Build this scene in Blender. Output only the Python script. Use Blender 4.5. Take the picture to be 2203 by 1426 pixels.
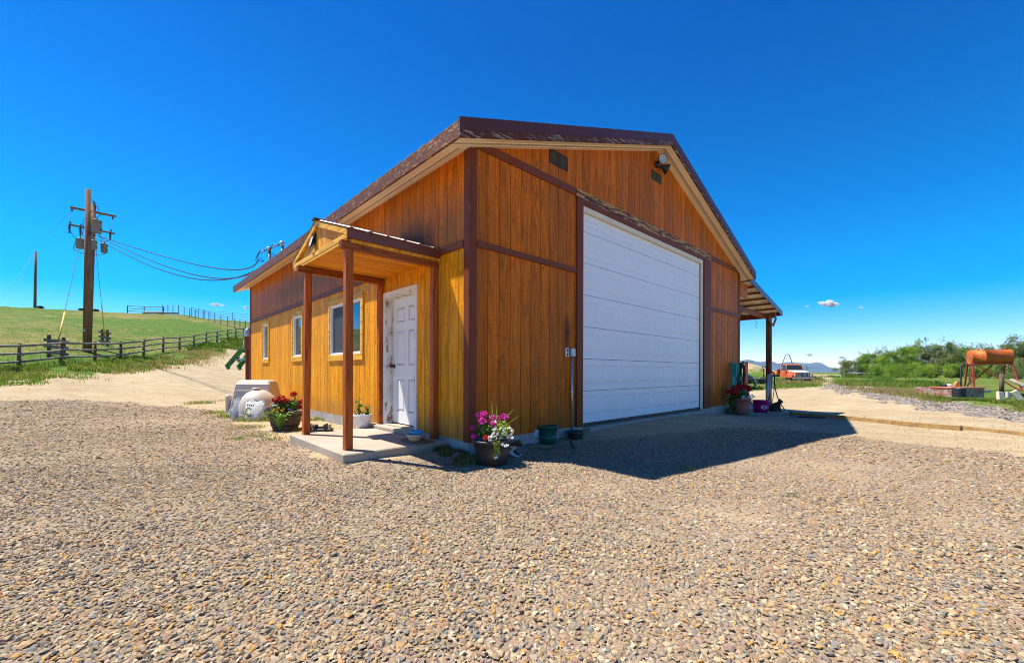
import bpy, math, random
import numpy as np
from mathutils import Matrix, Vector

random.seed(7)
RNG = np.random.default_rng(11)
PI = math.pi
SC = bpy.context.scene
COL = SC.collection
for o in list(bpy.data.objects):
    bpy.data.objects.remove(o, do_unlink=True)

# ------------------------------------------------------------------ camera
F, YH, ROLL, H = 889.37, 799.0, 0.003, 1.08          # focal length in photo pixels, horizon row, roll, eye height
cam = bpy.data.cameras.new('camera'); camo = bpy.data.objects.new('camera', cam); COL.objects.link(camo)
cam.sensor_width = 36; cam.sensor_fit = 'HORIZONTAL'
cam.lens = F / 2203 * 36
cam.shift_y = (YH - 713) / 2203
cam.clip_start = 0.05; cam.clip_end = 30000
camo.matrix_world = Matrix.Translation((0, 0, H)) @ Matrix.Rotation(PI/2, 4, 'X') @ Matrix.Rotation(ROLL, 4, 'Z')
SC.camera = camo

# ------------------------------------------------------------------ world, sun, exposure
SUN_EL = math.radians(62)
SUN_DIR = Vector((-0.958*math.cos(SUN_EL), 0.287*math.cos(SUN_EL), math.sin(SUN_EL)))   # towards the sun
w = bpy.data.worlds.new('World'); SC.world = w; w.use_nodes = True
nt = w.node_tree; nt.nodes.clear()
wo = nt.nodes.new('ShaderNodeOutputWorld'); bg = nt.nodes.new('ShaderNodeBackground')
sky = nt.nodes.new('ShaderNodeTexSky'); sky.sky_type = 'NISHITA'; sky.sun_disc = False
sky.sun_elevation = SUN_EL; sky.sun_rotation = math.atan2(SUN_DIR.x, SUN_DIR.y)
sky.altitude = 2500; sky.air_density = 1.0; sky.dust_density = 0.0; sky.ozone_density = 5.0
hs = nt.nodes.new('ShaderNodeHueSaturation'); hs.inputs['Saturation'].default_value = 1.5; hs.inputs['Value'].default_value = 1.0
nt.links.new(sky.outputs[0], hs.inputs['Color']); 
tc_ = nt.nodes.new('ShaderNodeTexCoord'); sx_ = nt.nodes.new('ShaderNodeSeparateXYZ'); nt.links.new(tc_.outputs['Generated'], sx_.inputs[0])
cr_ = nt.nodes.new('ShaderNodeValToRGB'); cr_.color_ramp.elements[0].color = (.92,.70,.69,1); cr_.color_ramp.elements[1].position = .62; cr_.color_ramp.elements[1].color = (.10,.54,.70,1); e_ = cr_.color_ramp.elements.new(.22); e_.color = (.92,.82,.80,1)
nt.links.new(sx_.outputs[2], cr_.inputs[0]); mu_ = nt.nodes.new('ShaderNodeMix'); mu_.data_type = 'RGBA'; mu_.blend_type = 'MULTIPLY'; mu_.inputs['Factor'].default_value = 1
nt.links.new(hs.outputs[0], mu_.inputs['A']); nt.links.new(cr_.outputs[0], mu_.inputs['B']); nt.links.new(mu_.outputs['Result'], bg.inputs[0]); nt.links.new(bg.outputs[0], wo.inputs[0])
bg.inputs[1].default_value = 0.15
sun = bpy.data.lights.new('sun', 'SUN'); sun.energy = 4.8; sun.angle = math.radians(0.5); sun.color = (1.0, 0.94, 0.84)
suno = bpy.data.objects.new('sun', sun); COL.objects.link(suno)
suno.rotation_euler = SUN_DIR.to_track_quat('Z', 'Y').to_euler(); suno.location = (-20, 10, 40)
SC.view_settings.view_transform = 'Standard'; SC.view_settings.look = 'None'
SC.view_settings.gamma = 1; SC.view_settings.use_curve_mapping = False
SC.view_settings.exposure = 0.97
SC.render.engine = 'CYCLES'
SC.cycles.pixel_filter_type = 'BLACKMAN_HARRIS'; SC.cycles.filter_width = 1.05

# ------------------------------------------------------------------ pixel -> world helpers (tracing the real places)
def ray(u, v):
    du, dv = u-1101.5, v-YH; c, s = math.cos(ROLL), math.sin(ROLL)
    return (c*du+s*dv)/F, (-s*du+c*dv)/F
def atY(u, v, Y):
    k, m = ray(u, v); return Vector((k*Y, Y, H-m*Y))

# ------------------------------------------------------------------ terrain
def smooth(x): x = np.clip(x, 0, 1); return x*x*(3-2*x)
FENCE = [(40.7,795,18.5),(132,783,20.8),(204,779,23.2),(260,775,25.5),(309,769.5,27.9),(351,758.5,30.2),(386,752,32.5),
         (417,748.5,34.9),(443.6,743,37.3),(467,739.5,39.7),(489.6,736,42.1),(507,733,44.4),(524,730,46.8)]
def prof(u, vf, Yf):
    uc = [0,75,188,300,400,450,545]; vc = np.interp(u, uc, [661,661,669,675,678,686,691]); Yc = np.interp(u, uc, [75,75,75,77,80,88,95])
    f = atY(u, vf, Yf); c = atY(u, vc, Yc)
    if u > 400:
        vm = np.interp(u, [400,437,475,501,536], [679,688,697,705,714]); Ym = np.interp(u, [400,437,475,501,536], [75,72,68,66,62]); m = atY(u, vm, Ym)
    else: m = f.lerp(c, .82); m.z += .15
    rr = lambda p: math.hypot(p.x, p.y)
    return math.degrees(math.atan2(-f.x, f.y)), [rr(f), rr(m), rr(c), rr(c)+30, 400], [f.z, m.z, c.z, c.z-1.0, c.z-8]
PR = sorted([prof(*p) for p in FENCE], key=lambda a: a[0])
TH = np.array([p[0] for p in PR]); RK = np.array([p[1] for p in PR]); ZK = np.array([p[2] for p in PR])
# gentle smoothing of the traced fence-line heights
ZK[1:-1] = .25*ZK[:-2]+.5*ZK[1:-1]+.25*ZK[2:]
def lump(X, Y, s, seed=0):
    return (np.sin(X/s+1.3+seed)*np.cos(Y/s*1.17-.7+seed*2)+.5*np.sin(X/s*2.3-Y/s*1.9+seed)+.25*np.sin(X/s*4.7+Y/s*5.3+seed*3))
def terrain(X, Y):
    X = np.asarray(X, float); Y = np.asarray(Y, float)
    r = np.hypot(X, Y); th = np.degrees(np.arctan2(-X, Y))
    t = np.clip(th, TH[0], TH[-1])
    rk = [np.interp(t, TH, RK[:, i]) for i in range(5)]; zk = [np.interp(t, TH, ZK[:, i]) for i in range(5)]
    rf = rk[0]; r0 = .40*rf
    z = np.where(r < rf, zk[0]*np.clip((r-r0)/(rf-r0), 0, 1)**1.5, 0)
    for i in range(4):
        s = np.clip((r-rk[i])/(rk[i+1]-rk[i]), 0, 1); s = np.where(i == 2, smooth(s), s)
        z = np.where((r >= rk[i]) & (r < rk[i+1]), zk[i]+(zk[i+1]-zk[i])*s, z)
    z = np.where(r >= rk[4], zk[4], z)
    k = smooth((th-6)/24)*(1-smooth((th-75)/50))
    z = z*k
    z = z + .06*lump(X, Y, 3.1)*smooth((r-18)/20)*np.clip(k+.5, 0, 1)*(r < 900)
    z = z - .30*np.exp(-((X-12)**2+(Y-15.5)**2)/(2*3.8**2))
    z = z + 2.6*np.exp(-((X-35.5)**2/(2*3.4**2)+(Y-64)**2/(2*5**2)))       # dry mound behind the trailer
    z = z + .012*lump(X, Y, .9, 2)*smooth((r-1)/3)                          # wheel-worn unevenness
    c_, s__ = math.cos(.7581), math.sin(.7581); lx_ = (X+.542)*c_+(Y-5.229)*s__; ly_ = -(X+.542)*s__+(Y-5.229)*c_
    z = z + .15*np.exp(-((lx_-4.75)/2.95)**6)*np.where(ly_ < 0, np.exp(-(ly_/1.5)**2), 1)
    # soil banked up round the concrete slab and ramped to the garage door
    z = z + .075*np.exp(-((X+2.0)**2+(Y-5.2)**2)/(2*.9**2))
    return z
def hit(u, v, z0=0.0):
    """where the sight line through a photo pixel meets the terrain"""
    k, m = ray(u, v); lo = 1.2; prev = lo
    Y = lo
    while Y < 2500:
        if H-m*Y < float(terrain(k*Y, Y))+z0: break
        prev = Y; Y *= 1.01
    for _ in range(25):
        mid = (prev+Y)/2
        if H-m*mid < float(terrain(k*mid, mid))+z0: Y = mid
        else: prev = mid
    return Vector((k*Y, Y, float(terrain(k*Y, Y))))
def gz(x, y): return float(terrain(x, y))

# ------------------------------------------------------------------ building frame
CX, CY, PHI = -.542, 5.229, .7581
BM = Matrix.Translation((CX, CY, 0)) @ Matrix.Rotation(PHI, 4, 'Z')
def L2W(x, y, z=0): return BM @ Vector((x, y, z))
BMI = BM.inverted()

# ------------------------------------------------------------------ mesh builder
class MB:
    def __init__(s): s.V = []; s.F = []; s.T = []; s.n = 0
    def arr(s, V, F, T=.5):
        V = np.asarray(V, float).reshape(-1, 3); s.V.append(V)
        for f in [F]:
            f = np.asarray(f, int); f = f[None] if f.ndim == 1 else f
            s.F.append(f+s.n); s.T.append(np.full(len(f), float(T)) if np.ndim(T) == 0 else np.asarray(T, float))
        s.n += len(V); return s
    def poly(s, pts, T=.5): return s.arr(pts, [list(range(len(pts)))], T)
    def box(s, c, size, rot=None, T=.5, M=None):
        x, y, z = [a/2 for a in size]
        P = np.array([(-x,-y,-z),(x,-y,-z),(x,y,-z),(-x,y,-z),(-x,-y,z),(x,-y,z),(x,y,z),(-x,y,z)])
        if rot is not None:
            R = np.array((Matrix.Rotation(rot[2],3,'Z') @ Matrix.Rotation(rot[1],3,'Y') @ Matrix.Rotation(rot[0],3,'X'))); P = P @ R.T
        P = P+np.array(c)
        return s.arr(P, [(0,3,2,1),(4,5,6,7),(0,1,5,4),(1,2,6,5),(2,3,7,6),(3,0,4,7)], T)
    def bb(s, x0, x1, y0, y1, z0, z1, T=.5): return s.box(((x0+x1)/2,(y0+y1)/2,(z0+z1)/2), (abs(x1-x0),abs(y1-y0),abs(z1-z0)), None, T)
    def beam(s, p0, p1, w, h, T=.5, up=(0,0,1)):
        p0, p1 = Vector(p0), Vector(p1); d = (p1-p0).normalized(); up = Vector(up)
        if abs(d.dot(up)) > .98: up = Vector((1,0,0))
        a = d.cross(up).normalized(); b = a.cross(d)
        P = [p+a*sx*w/2+b*sz*h/2 for p in (p0, p1) for sx, sz in ((-1,-1),(1,-1),(1,1),(-1,1))]
        return s.arr([tuple(q) for q in P], [(0,3,2,1),(4,5,6,7),(0,1,5,4),(1,2,6,5),(2,3,7,6),(3,0,4,7)], T)
    def tube(s, path, r, n=8, T=.5, caps=True):
        path = [Vector(p) for p in path]; m = len(path); rs = r if hasattr(r, '__len__') else [r]*m
        V = []; a = None
        for i, p in enumerate(path):
            d = (path[min(i+1, m-1)]-path[max(i-1, 0)]).normalized()
            if a is None:
                a = d.cross(Vector((0,0,1)));
                if a.length < .05: a = d.cross(Vector((1,0,0)))
            a = (a-d*a.dot(d)).normalized(); b = d.cross(a)
            for j in range(n):
                t = 2*PI*j/n; V.append(tuple(p+(a*math.cos(t)+b*math.sin(t))*rs[i]))
        Fq = [(i*n+j, i*n+(j+1)%n, (i+1)*n+(j+1)%n, (i+1)*n+j) for i in range(m-1) for j in range(n)]
        s.arr(V, Fq, T)
        if caps:
            s.F.append(np.array([list(range(n))[::-1]])+s.n-m*n); s.T.append(np.array([float(np.mean(T))]))
            s.F.append(np.array([list(range(n))])+s.n-n); s.T.append(np.array([float(np.mean(T))]))
        return s
    def lathe(s, prof, c=(0,0,0), n=24, T=.5, axis='Z', sx=1, sy=1):
        V = []
        for r, z in prof:
            for j in range(n):
                t = 2*PI*j/n; p = (r*math.cos(t)*sx, r*math.sin(t)*sy, z)
                if axis == 'X': p = (z, p[0], p[1])
                if axis == 'Y': p = (p[0], z, p[1])
                V.append((p[0]+c[0], p[1]+c[1], p[2]+c[2]))
        m = len(prof)
        Fq = [(i*n+j, i*n+(j+1)%n, (i+1)*n+(j+1)%n, (i+1)*n+j) for i in range(m-1) for j in range(n)]
        return s.arr(V, Fq, T)
    def ball(s, c, r, n=10, m=7, T=.5, jit=0):
        r = r if hasattr(r, '__len__') else (r, r, r); V = []
        for i in range(m+1):
            ph = PI*i/m
            for j in range(n):
                t = 2*PI*j/n; k = 1+random.uniform(-jit, jit)
                V.append((c[0]+r[0]*k*math.sin(ph)*math.cos(t), c[1]+r[1]*k*math.sin(ph)*math.sin(t), c[2]+r[2]*k*math.cos(ph)))
        return s.arr(V, [(i*n+j, (i+1)*n+j, (i+1)*n+(j+1)%n, i*n+(j+1)%n) for i in range(m) for j in range(n)], T)
    def leaves(s, C, size, asp=.5, T=None, up=0., droop=0.):
        """C (n,3) centres; rhombic leaves turned at random"""
        C = np.asarray(C, float); n = len(C)
        if n == 0: return s
        d = RNG.normal(size=(n,3)); d[:,2] = d[:,2]*(1-.5*up)+up*1.5-droop; d /= np.linalg.norm(d, axis=1)[:,None]
        q = RNG.normal(size=(n,3)); a = np.cross(d, q); a /= np.linalg.norm(a, axis=1)[:,None]
        sz = (np.asarray(size)*np.ones(n))*RNG.uniform(.65, 1.3, n); L = d*sz[:,None]/2; W = a*(sz*asp)[:,None]/2
        V = np.stack([C-L, C+W*.9-L*.1, C+L, C-W], 1).reshape(-1,3)
        Fq = np.arange(4*n).reshape(n,4)
        return s.arr(V, Fq, RNG.uniform(0,1,n) if T is None else np.clip(np.asarray(T)*np.ones(n)+RNG.normal(0,.08,n),0,1))
    def build(s, name, mat, parent=None, smooth=False, bevel=0, M=None):
        V = np.concatenate(s.V) if s.V else np.zeros((0,3))
        if M is not None:
            A = np.array(M); V = V @ A[:3,:3].T + A[:3,3]
        me = bpy.data.meshes.new(name)
        loops = np.concatenate([f.ravel() for f in s.F]); tot = np.concatenate([np.full(len(f), f.shape[1]) for f in s.F])
        st = np.concatenate([[0], np.cumsum(tot)[:-1]])
        me.vertices.add(len(V)); me.vertices.foreach_set('co', V.astype(np.float32).ravel())
        me.loops.add(len(loops)); me.loops.foreach_set('vertex_index', loops.astype(np.int32))
        me.polygons.add(len(tot)); me.polygons.foreach_set('loop_start', st.astype(np.int32))
        at = me.attributes.new('tint', 'FLOAT', 'FACE'); at.data.foreach_set('value', np.concatenate(s.T).astype(np.float32))
        me.update(calc_edges=True); me.validate()
        me.polygons.foreach_set('use_smooth', np.full(len(me.polygons), bool(smooth)))
        if mat: me.materials.append(mat)
        o = bpy.data.objects.new(name, me); COL.objects.link(o)
        if parent: o.parent = parent
        if bevel:
            b = o.modifiers.new('bevel', 'BEVEL'); b.width = bevel; b.segments = 1; b.limit_method = 'ANGLE'
        return o

def tag(o, label=None, cat=None, group=None, kind=None):
    if label: o['label'] = label
    if cat: o['category'] = cat
    if group: o['group'] = group
    if kind: o['kind'] = kind
    return o
def empty(name, loc, rz=0, label=None, cat=None, group=None):
    o = bpy.data.objects.new(name, None); COL.objects.link(o); o.location = loc; o.rotation_euler = (0, 0, rz)
    o.empty_display_size = .2
    return tag(o, label, cat, group)
def copy_tree(o, parent=None):
    c = o.copy(); COL.objects.link(c)
    if parent: c.parent = parent
    for ch in [x for x in bpy.data.objects if x.parent == o and x != c]: copy_tree(ch, c)
    return c

# ------------------------------------------------------------------ materials
def newmat(name):
    m = bpy.data.materials.new(name); m.use_nodes = True; nt = m.node_tree; nt.nodes.clear()
    out = nt.nodes.new('ShaderNodeOutputMaterial'); b = nt.nodes.new('ShaderNodeBsdfPrincipled')
    nt.links.new(b.outputs[0], out.inputs[0]); return m, nt, b, out
def N(nt, t, **k):
    n = nt.nodes.new(t)
    for a, v in k.items(): setattr(n, a, v)
    return n
def noise(nt, vec, scale=5, detail=4, rough=.55, mp=None, dist=0, space='Object'):
    if vec is None: vec = N(nt, 'ShaderNodeTexCoord').outputs[space]
    if mp is not None:
        m = N(nt, 'ShaderNodeMapping'); m.inputs['Scale'].default_value = mp; nt.links.new(vec, m.inputs[0]); vec = m.outputs[0]
    n = N(nt, 'ShaderNodeTexNoise'); n.inputs['Scale'].default_value = scale; n.inputs['Detail'].default_value = detail
    n.inputs['Roughness'].default_value = rough; n.inputs['Distortion'].default_value = dist
    nt.links.new(vec, n.inputs['Vector']); return n.outputs['Fac']
def ramp(nt, fac, stops, interp='LINEAR'):
    r = N(nt, 'ShaderNodeValToRGB'); r.color_ramp.interpolation = interp; e = r.color_ramp.elements
    while len(e) < len(stops): e.new(.5)
    for i, (p, c) in enumerate(stops):
        e[i].position = p; e[i].color = (c, c, c, 1) if not hasattr(c, '__len__') else (*c[:3], 1)
    nt.links.new(fac, r.inputs[0]); return r.outputs[0]
def mix(nt, fac, a, b, bt='MIX'):
    m = N(nt, 'ShaderNodeMix', data_type='RGBA', blend_type=bt)
    for sock, v in ((m.inputs['Factor'], fac), (m.inputs['A'], a), (m.inputs['B'], b)):
        if hasattr(v, 'is_output'): nt.links.new(v, sock)
        elif hasattr(v, '__len__'): sock.default_value = (*v[:3], 1)
        else: sock.default_value = v if sock.type == 'VALUE' else (v, v, v, 1)
    return m.outputs['Result']
def math_(nt, op, a, b=None, c=None):
    m = N(nt, 'ShaderNodeMath', operation=op)
    for i, v in enumerate((a, b, c)):
        if v is None: continue
        if hasattr(v, 'is_output'): nt.links.new(v, m.inputs[i])
        else: m.inputs[i].default_value = v
    return m.outputs[0]
def attr(nt, name='tint'): return N(nt, 'ShaderNodeAttribute', attribute_name=name).outputs['Fac']
def bump(nt, b, h, strength=.3, dist=.01):
    n = N(nt, 'ShaderNodeBump'); n.inputs['Strength'].default_value = strength; n.inputs['Distance'].default_value = dist
    nt.links.new(h, n.inputs['Height']); nt.links.new(n.outputs[0], b.inputs['Normal'])
MATS = {}
def plain(name, col, rough=.6, metal=0., var=.18, scale=6, bmp=.15, bd=.004, dirt=None, dirtamt=.35, tint=0., mp=None):
    if name in MATS: return MATS[name]
    m, nt, b, _ = newmat(name)
    f = noise(nt, None, scale, 5, .6, mp)
    c = mix(nt, ramp(nt, f, [(.3, 0.), (.7, 1.)]), tuple(x*(1-var) for x in col), tuple(min(1, x*(1+var)) for x in col))
    if dirt:
        f2 = noise(nt, None, scale*.37, 6, .65); c = mix(nt, ramp(nt, f2, [(.5, 0.), (.5+.25, dirtamt)]), c, dirt)
    if tint:
        t = math_(nt, 'MULTIPLY_ADD', attr(nt), 2*tint, 1-tint)
        c = mix(nt, 1., c, mixv(nt, t), 'MULTIPLY')
    nt.links.new(c, b.inputs['Base Color']); b.inputs['Roughness'].default_value = rough; b.inputs['Metallic'].default_value = metal
    if bmp: bump(nt, b, noise(nt, None, scale*6, 4), bmp, bd)
    MATS[name] = m; return m
def mixv(nt, v):
    c = N(nt, 'ShaderNodeCombineColor')
    for i in range(3): nt.links.new(v, c.inputs[i])
    return c.outputs[0]
def wood(name, light, dark, axis='Z', tint=.25, rough=.55, gray=None, grayamt=0., stain=None, grain=1., saw=.4):
    if name in MATS: return MATS[name]
    m, nt, b, _ = newmat(name)
    sc = {'Z': (9,9,.8), 'X': (.8,9,9), 'Y': (9,.8,9)}[axis]; fine = {'Z': (60,60,2.5), 'X': (2.5,60,60), 'Y': (60,2.5,60)}[axis]
    co = N(nt, 'ShaderNodeTexCoord').outputs['Object']; t = attr(nt)
    off = N(nt, 'ShaderNodeVectorMath', operation='ADD'); nt.links.new(co, off.inputs[0])
    cx = N(nt, 'ShaderNodeCombineXYZ'); k = math_(nt, 'MULTIPLY', t, 37.); 
    for i in range(3): nt.links.new(k, cx.inputs[i])
    nt.links.new(cx.outputs[0], off.inputs[1]); v = off.outputs[0]
    g1 = noise(nt, v, 1.*grain, 5, .6, sc, 1.2); g2 = noise(nt, v, 1., 4, .7, fine, .4)
    # cathedral rings from a noise folded several times
    rings = math_(nt, 'FRACT', math_(nt, 'MULTIPLY', noise(nt, v, .55, 2, .4, sc, .3), 9.))
    rings = ramp(nt, rings, [(0., 0.), (.12, .9), (.6, 1.), (1., .35)])
    c = mix(nt, ramp(nt, g1, [(.3, 0.), (.68, 1.)]), dark, light)
    c = mix(nt, .42, c, mix(nt, 1., c, rings, 'MULTIPLY'))
    c = mix(nt, .55, c, mix(nt, 1., c, ramp(nt, g2, [(.36, .45), (.56, 1.12)]), 'MULTIPLY'))
    c = mix(nt, 1., c, mixv(nt, math_(nt, 'MULTIPLY_ADD', math_(nt, 'FRACT', math_(nt, 'MULTIPLY', t, 7.3)), 2*tint, 1-tint)), 'MULTIPLY')
    # knots and horizontal saw marks
    kn = N(nt, 'ShaderNodeTexVoronoi', feature='F1'); kn.inputs['Scale'].default_value = 1.; kmp = N(nt, 'ShaderNodeMapping'); kmp.inputs['Scale'].default_value = {'Z': (4.6,4.6,2.6), 'X': (2.6,4.6,4.6), 'Y': (4.6,2.6,4.6)}[axis]
    nt.links.new(v, kmp.inputs[0]); nt.links.new(kmp.outputs[0], kn.inputs['Vector']); c = mix(nt, ramp(nt, kn.outputs['Distance'], [(.035,.8),(.085,0.)]), c, tuple(x*.22 for x in dark))
    sw = noise(nt, v, 1., 3, .65, {'Z': (5,5,95), 'X': (95,5,5), 'Y': (5,95,5)}[axis]); c = mix(nt, min(.4, saw*.9), c, mix(nt, 1., c, ramp(nt, sw, [(.38,.5),(.52,1.06)]), 'MULTIPLY'))
    if gray:
        f = noise(nt, co, .9, 6, .7, {'Z': (2.2,2.2,.5), 'X': (.5,2,2), 'Y': (2,.5,2)}[axis])
        c = mix(nt, ramp(nt, f, [(.42, 0.), (.72, grayamt)]), c, gray)
    if stain:
        for cen, rad, col, amt in stain:
            mp = N(nt, 'ShaderNodeMapping'); mp.vector_type = 'POINT'
            mp.inputs['Location'].default_value = tuple(-cen[i]/rad[i] for i in range(3)); mp.inputs['Scale'].default_value = tuple(1/r for r in rad)
            nt.links.new(co, mp.inputs[0]); ln = N(nt, 'ShaderNodeVectorMath', operation='LENGTH'); nt.links.new(mp.outputs[0], ln.inputs[0])
            d = math_(nt, 'SUBTRACT', 1.1, ln.outputs['Value']); d = math_(nt, 'ADD', d, math_(nt, 'MULTIPLY', math_(nt, 'SUBTRACT', noise(nt, co, 1., 5, .7, (7,7,2)), .5), 1.3))
            c = mix(nt, ramp(nt, d, [(.1, 0.), (.9, amt)]), c, col)
    nt.links.new(c, b.inputs['Base Color']); b.inputs['Roughness'].default_value = rough; b.inputs['Specular IOR Level'].default_value = .12
    hh = math_(nt, 'ADD', math_(nt, 'MULTIPLY', g2, .7), math_(nt, 'MULTIPLY', noise(nt, co, 1., 2, .5, {'Z': (1.5,1.5,70), 'X': (70,1.5,1.5), 'Y': (1.5,70,1.5)}[axis]), saw))
    bump(nt, b, hh, .55, .006)
    MATS[name] = m; return m
def peel(name, paint, under, lo=.55, hi=.6, mp=(3,3,3), scale=4., rough=.5, metal=0.):
    if name in MATS: return MATS[name]
    m, nt, b, _ = newmat(name)
    f = noise(nt, None, scale, 9, .72, mp, .3); k = ramp(nt, f, [(lo, 0.), (hi, 1.)])
    g = noise(nt, None, scale*9, 3, .6, mp)
    pc = mix(nt, noise(nt, None, 3, 4), tuple(x*.8 for x in paint), tuple(min(1,x*1.2) for x in paint))
    uc = mix(nt, g, tuple(x*.4 for x in under), tuple(min(1,x*1.3) for x in under))
    nt.links.new(mix(nt, k, pc, uc), b.inputs['Base Color']); b.inputs['Roughness'].default_value = rough; b.inputs['Metallic'].default_value = metal; b.inputs['Specular IOR Level'].default_value = .2
    inv = math_(nt, 'SUBTRACT', 1., k); bump(nt, b, inv, .5, .004)
    MATS[name] = m; return m
def foliage(name, stops, rough=.6, trans=.25):
    if name in MATS: return MATS[name]
    m, nt, b, out = newmat(name); t = attr(nt)
    c = ramp(nt, t, stops)
    nt.links.new(c, b.inputs['Base Color']); b.inputs['Roughness'].default_value = rough
    tr = N(nt, 'ShaderNodeBsdfTranslucent'); nt.links.new(c, tr.inputs[0]); ms = N(nt, 'ShaderNodeMixShader'); ms.inputs[0].default_value = trans
    nt.links.new(b.outputs[0], ms.inputs[1]); nt.links.new(tr.outputs[0], ms.inputs[2]); nt.links.new(ms.outputs[0], out.inputs[0])
    MATS[name] = m; return m

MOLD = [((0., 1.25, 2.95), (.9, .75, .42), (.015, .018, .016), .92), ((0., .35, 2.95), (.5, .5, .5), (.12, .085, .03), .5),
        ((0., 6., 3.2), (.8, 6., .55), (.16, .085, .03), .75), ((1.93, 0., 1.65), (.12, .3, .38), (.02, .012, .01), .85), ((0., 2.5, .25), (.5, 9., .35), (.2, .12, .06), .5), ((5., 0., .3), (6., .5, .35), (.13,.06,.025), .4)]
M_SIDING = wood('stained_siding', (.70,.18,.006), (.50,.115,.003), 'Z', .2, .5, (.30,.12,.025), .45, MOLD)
M_SIDELO = wood('sunlit_bleached_siding', (1.0,.42,.010), (.88,.32,.006), 'Z', .13, .5, (.50,.22,.03), .4, MOLD[4:5])  # bleached gold, with the sunlight below the eave shadow put into the colour
M_BACKING = plain('dark_groove_wood', (.06,.022,.007), .8, bmp=0)  # one even dark brown for the recessed backing boards
M_MAROON = peel('maroon_trim_paint', (.17,.040,.012), (.34,.20,.14), .63, .68, (6,6,2), 2.5)
M_MAROON_H = peel('maroon_trim_paint_long', (.18,.046,.014), (.30,.19,.15), .68, .74, (2,2,8), 2.5)
M_PEELBAND = peel('peeling_header_paint', (.10,.032,.014), (.60,.34,.11), .49, .52, (1.4,1.4,11), 2.2)
M_FASCIA = peel('weathered_fascia_paint', (.13,.05,.018), (.52,.24,.07), .55, .59, (2,4,12), 3.2)
M_FASCIA2 = peel('weathered_rake_paint', (.10,.032,.014), (.42,.36,.28), .54, .57, (1.4,3,16), 2.)
M_RAKE = plain('maroon_rake_metal', (.115,.032,.014), .35, .2, .08, 2, .05)
M_SOFFIT = plain('cream_soffit', (.86,.72,.50), .5, 0, .05, 2, .03)
M_SOFFV = plain('soffit_vent_strip', (.55,.44,.30), .7, 0, .3, 60, .3)
M_WHITE = plain('white_door_paint', (.80,.80,.78), .35, 0, .03, 1.5, .06, .002, (.55,.47,.36), .18)
M_GARAGE = plain('white_garage_door_steel', (.80,.81,.82), .38, 0, .025, 1.2, .18, .0015, (.6,.56,.5), .12)
M_WPEEL = peel('peeling_white_paint', (.78,.76,.70), (.36,.23,.12), .55, .575, (5,5,2.2), 2.4)
M_WPEEL2 = peel('worn_white_casing', (.80,.78,.72), (.40,.28,.18), .62, .65, (5,5,2.4), 2.4)
M_VINYL = plain('white_vinyl', (.82,.82,.80), .35, 0, .02, 2, 0)
M_CONC = plain('concrete', (.37,.31,.235), .9, 0, .14, 3, .5, .004, (.22,.16,.10), .6)
M_CONCG = plain('foundation_concrete', (.36,.34,.31), .9, 0, .2, 5, .6, .006, (.2,.17,.13), .5)
M_POST = wood('redwood_post', (.62,.15,.02), (.30,.065,.014), 'Z', .12, .5, (.26,.13,.07), .35, saw=.08)
M_BEAM = wood('redwood_beam', (.36,.095,.02), (.19,.05,.014), 'X', .12, .5, saw=.05)
M_GOLD = wood('golden_trim_board', (.9,.42,.04), (.65,.27,.015), 'Z', .12, .5, saw=.1)
M_GOLDY = wood('golden_rake_board', (.95,.52,.07), (.75,.36,.03), 'Y', .12, .5, saw=.1)
M_CEIL = wood('golden_ceiling_board', (.92,.36,.02), (.68,.22,.01), 'X', .15, .5, saw=.05)
M_GRAYWOOD = wood('weathered_gray_wood', (.40,.34,.27), (.20,.165,.13), 'X', .2, .8)
M_GRAYPOST = wood('weathered_fence_post', (.20,.13,.085), (.09,.06,.04), 'Z', .2, .8)
M_POLE = wood('utility_pole_wood', (.30,.17,.09), (.16,.09,.055), 'Z', .1, .8)
M_ARM = wood('crossarm_wood', (.36,.24,.10), (.2,.12,.05), 'X', .1, .8)
M_GALV = plain('galvanised_steel', (.42,.45,.48), .4, .7, .12, 8, .05)
M_GREYP = plain('gray_transformer_paint', (.17,.19,.205), .45, .1, .06, 3, .03)
M_BLACK = plain('black_rubber', (.018,.018,.02), .5, 0, .2, 8, .1)
M_DARK = plain('dark_steel', (.04,.04,.04), .5, .3, .2, 8, .1)
M_PORC = plain('insulator_porcelain', (.10,.13,.14), .25, 0, .1, 4, 0)
M_TIN = plain('corrugated_tin', (.48,.40,.34), .5, .2, .1, 3, .05, dirt=(.3,.2,.12), dirtamt=.3)
M_RUST = plain('rust', (.28,.07,.02), .85, .1, .4, 9, .4, dirt=(.08,.03,.015), dirtamt=.6)
def glassmat():
    m, nt, b, out = newmat('window_glass')
    b.inputs['Base Color'].default_value = (.012,.016,.02,1); b.inputs['Roughness'].default_value = .02; b.inputs['IOR'].default_value = 2.6
    return m
M_GLASS = glassmat()

# ================================================================== GROUND
def poly_world(pts): return np.array([hit(u, v)[:2] for u, v in pts])
def inside(P, X, Y):
    r = np.zeros(X.shape, bool); n = len(P); j = n-1
    for i in range(n):
        xi, yi = P[i]; xj, yj = P[j]
        c = ((yi > Y) != (yj > Y)) & (X < (xj-xi)*(Y-yi)/(yj-yi+1e-12)+xi); r ^= c; j = i
    return r
Z_GRAVEL = np.vstack([poly_world([(-250,866),(0,862),(300,864),(420,878),(520,905),(600,935),(690,975),(750,1000),(900,985),(1060,985),(1120,965),(1250,948),(1420,935),(1560,925),(1720,925),(1950,950),(2203,985),(2500,1020)]), [[6.5,1.0],[3,-4],[-7,-5],[-12,0]]])
Z_STRIP = poly_world([(1768,826),(1800,825),(1900,836),(2020,856),(2203,884),(2450,925),(2450,955),(2203,909),(2080,892),(1960,872),(1870,855),(1800,842)])
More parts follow.
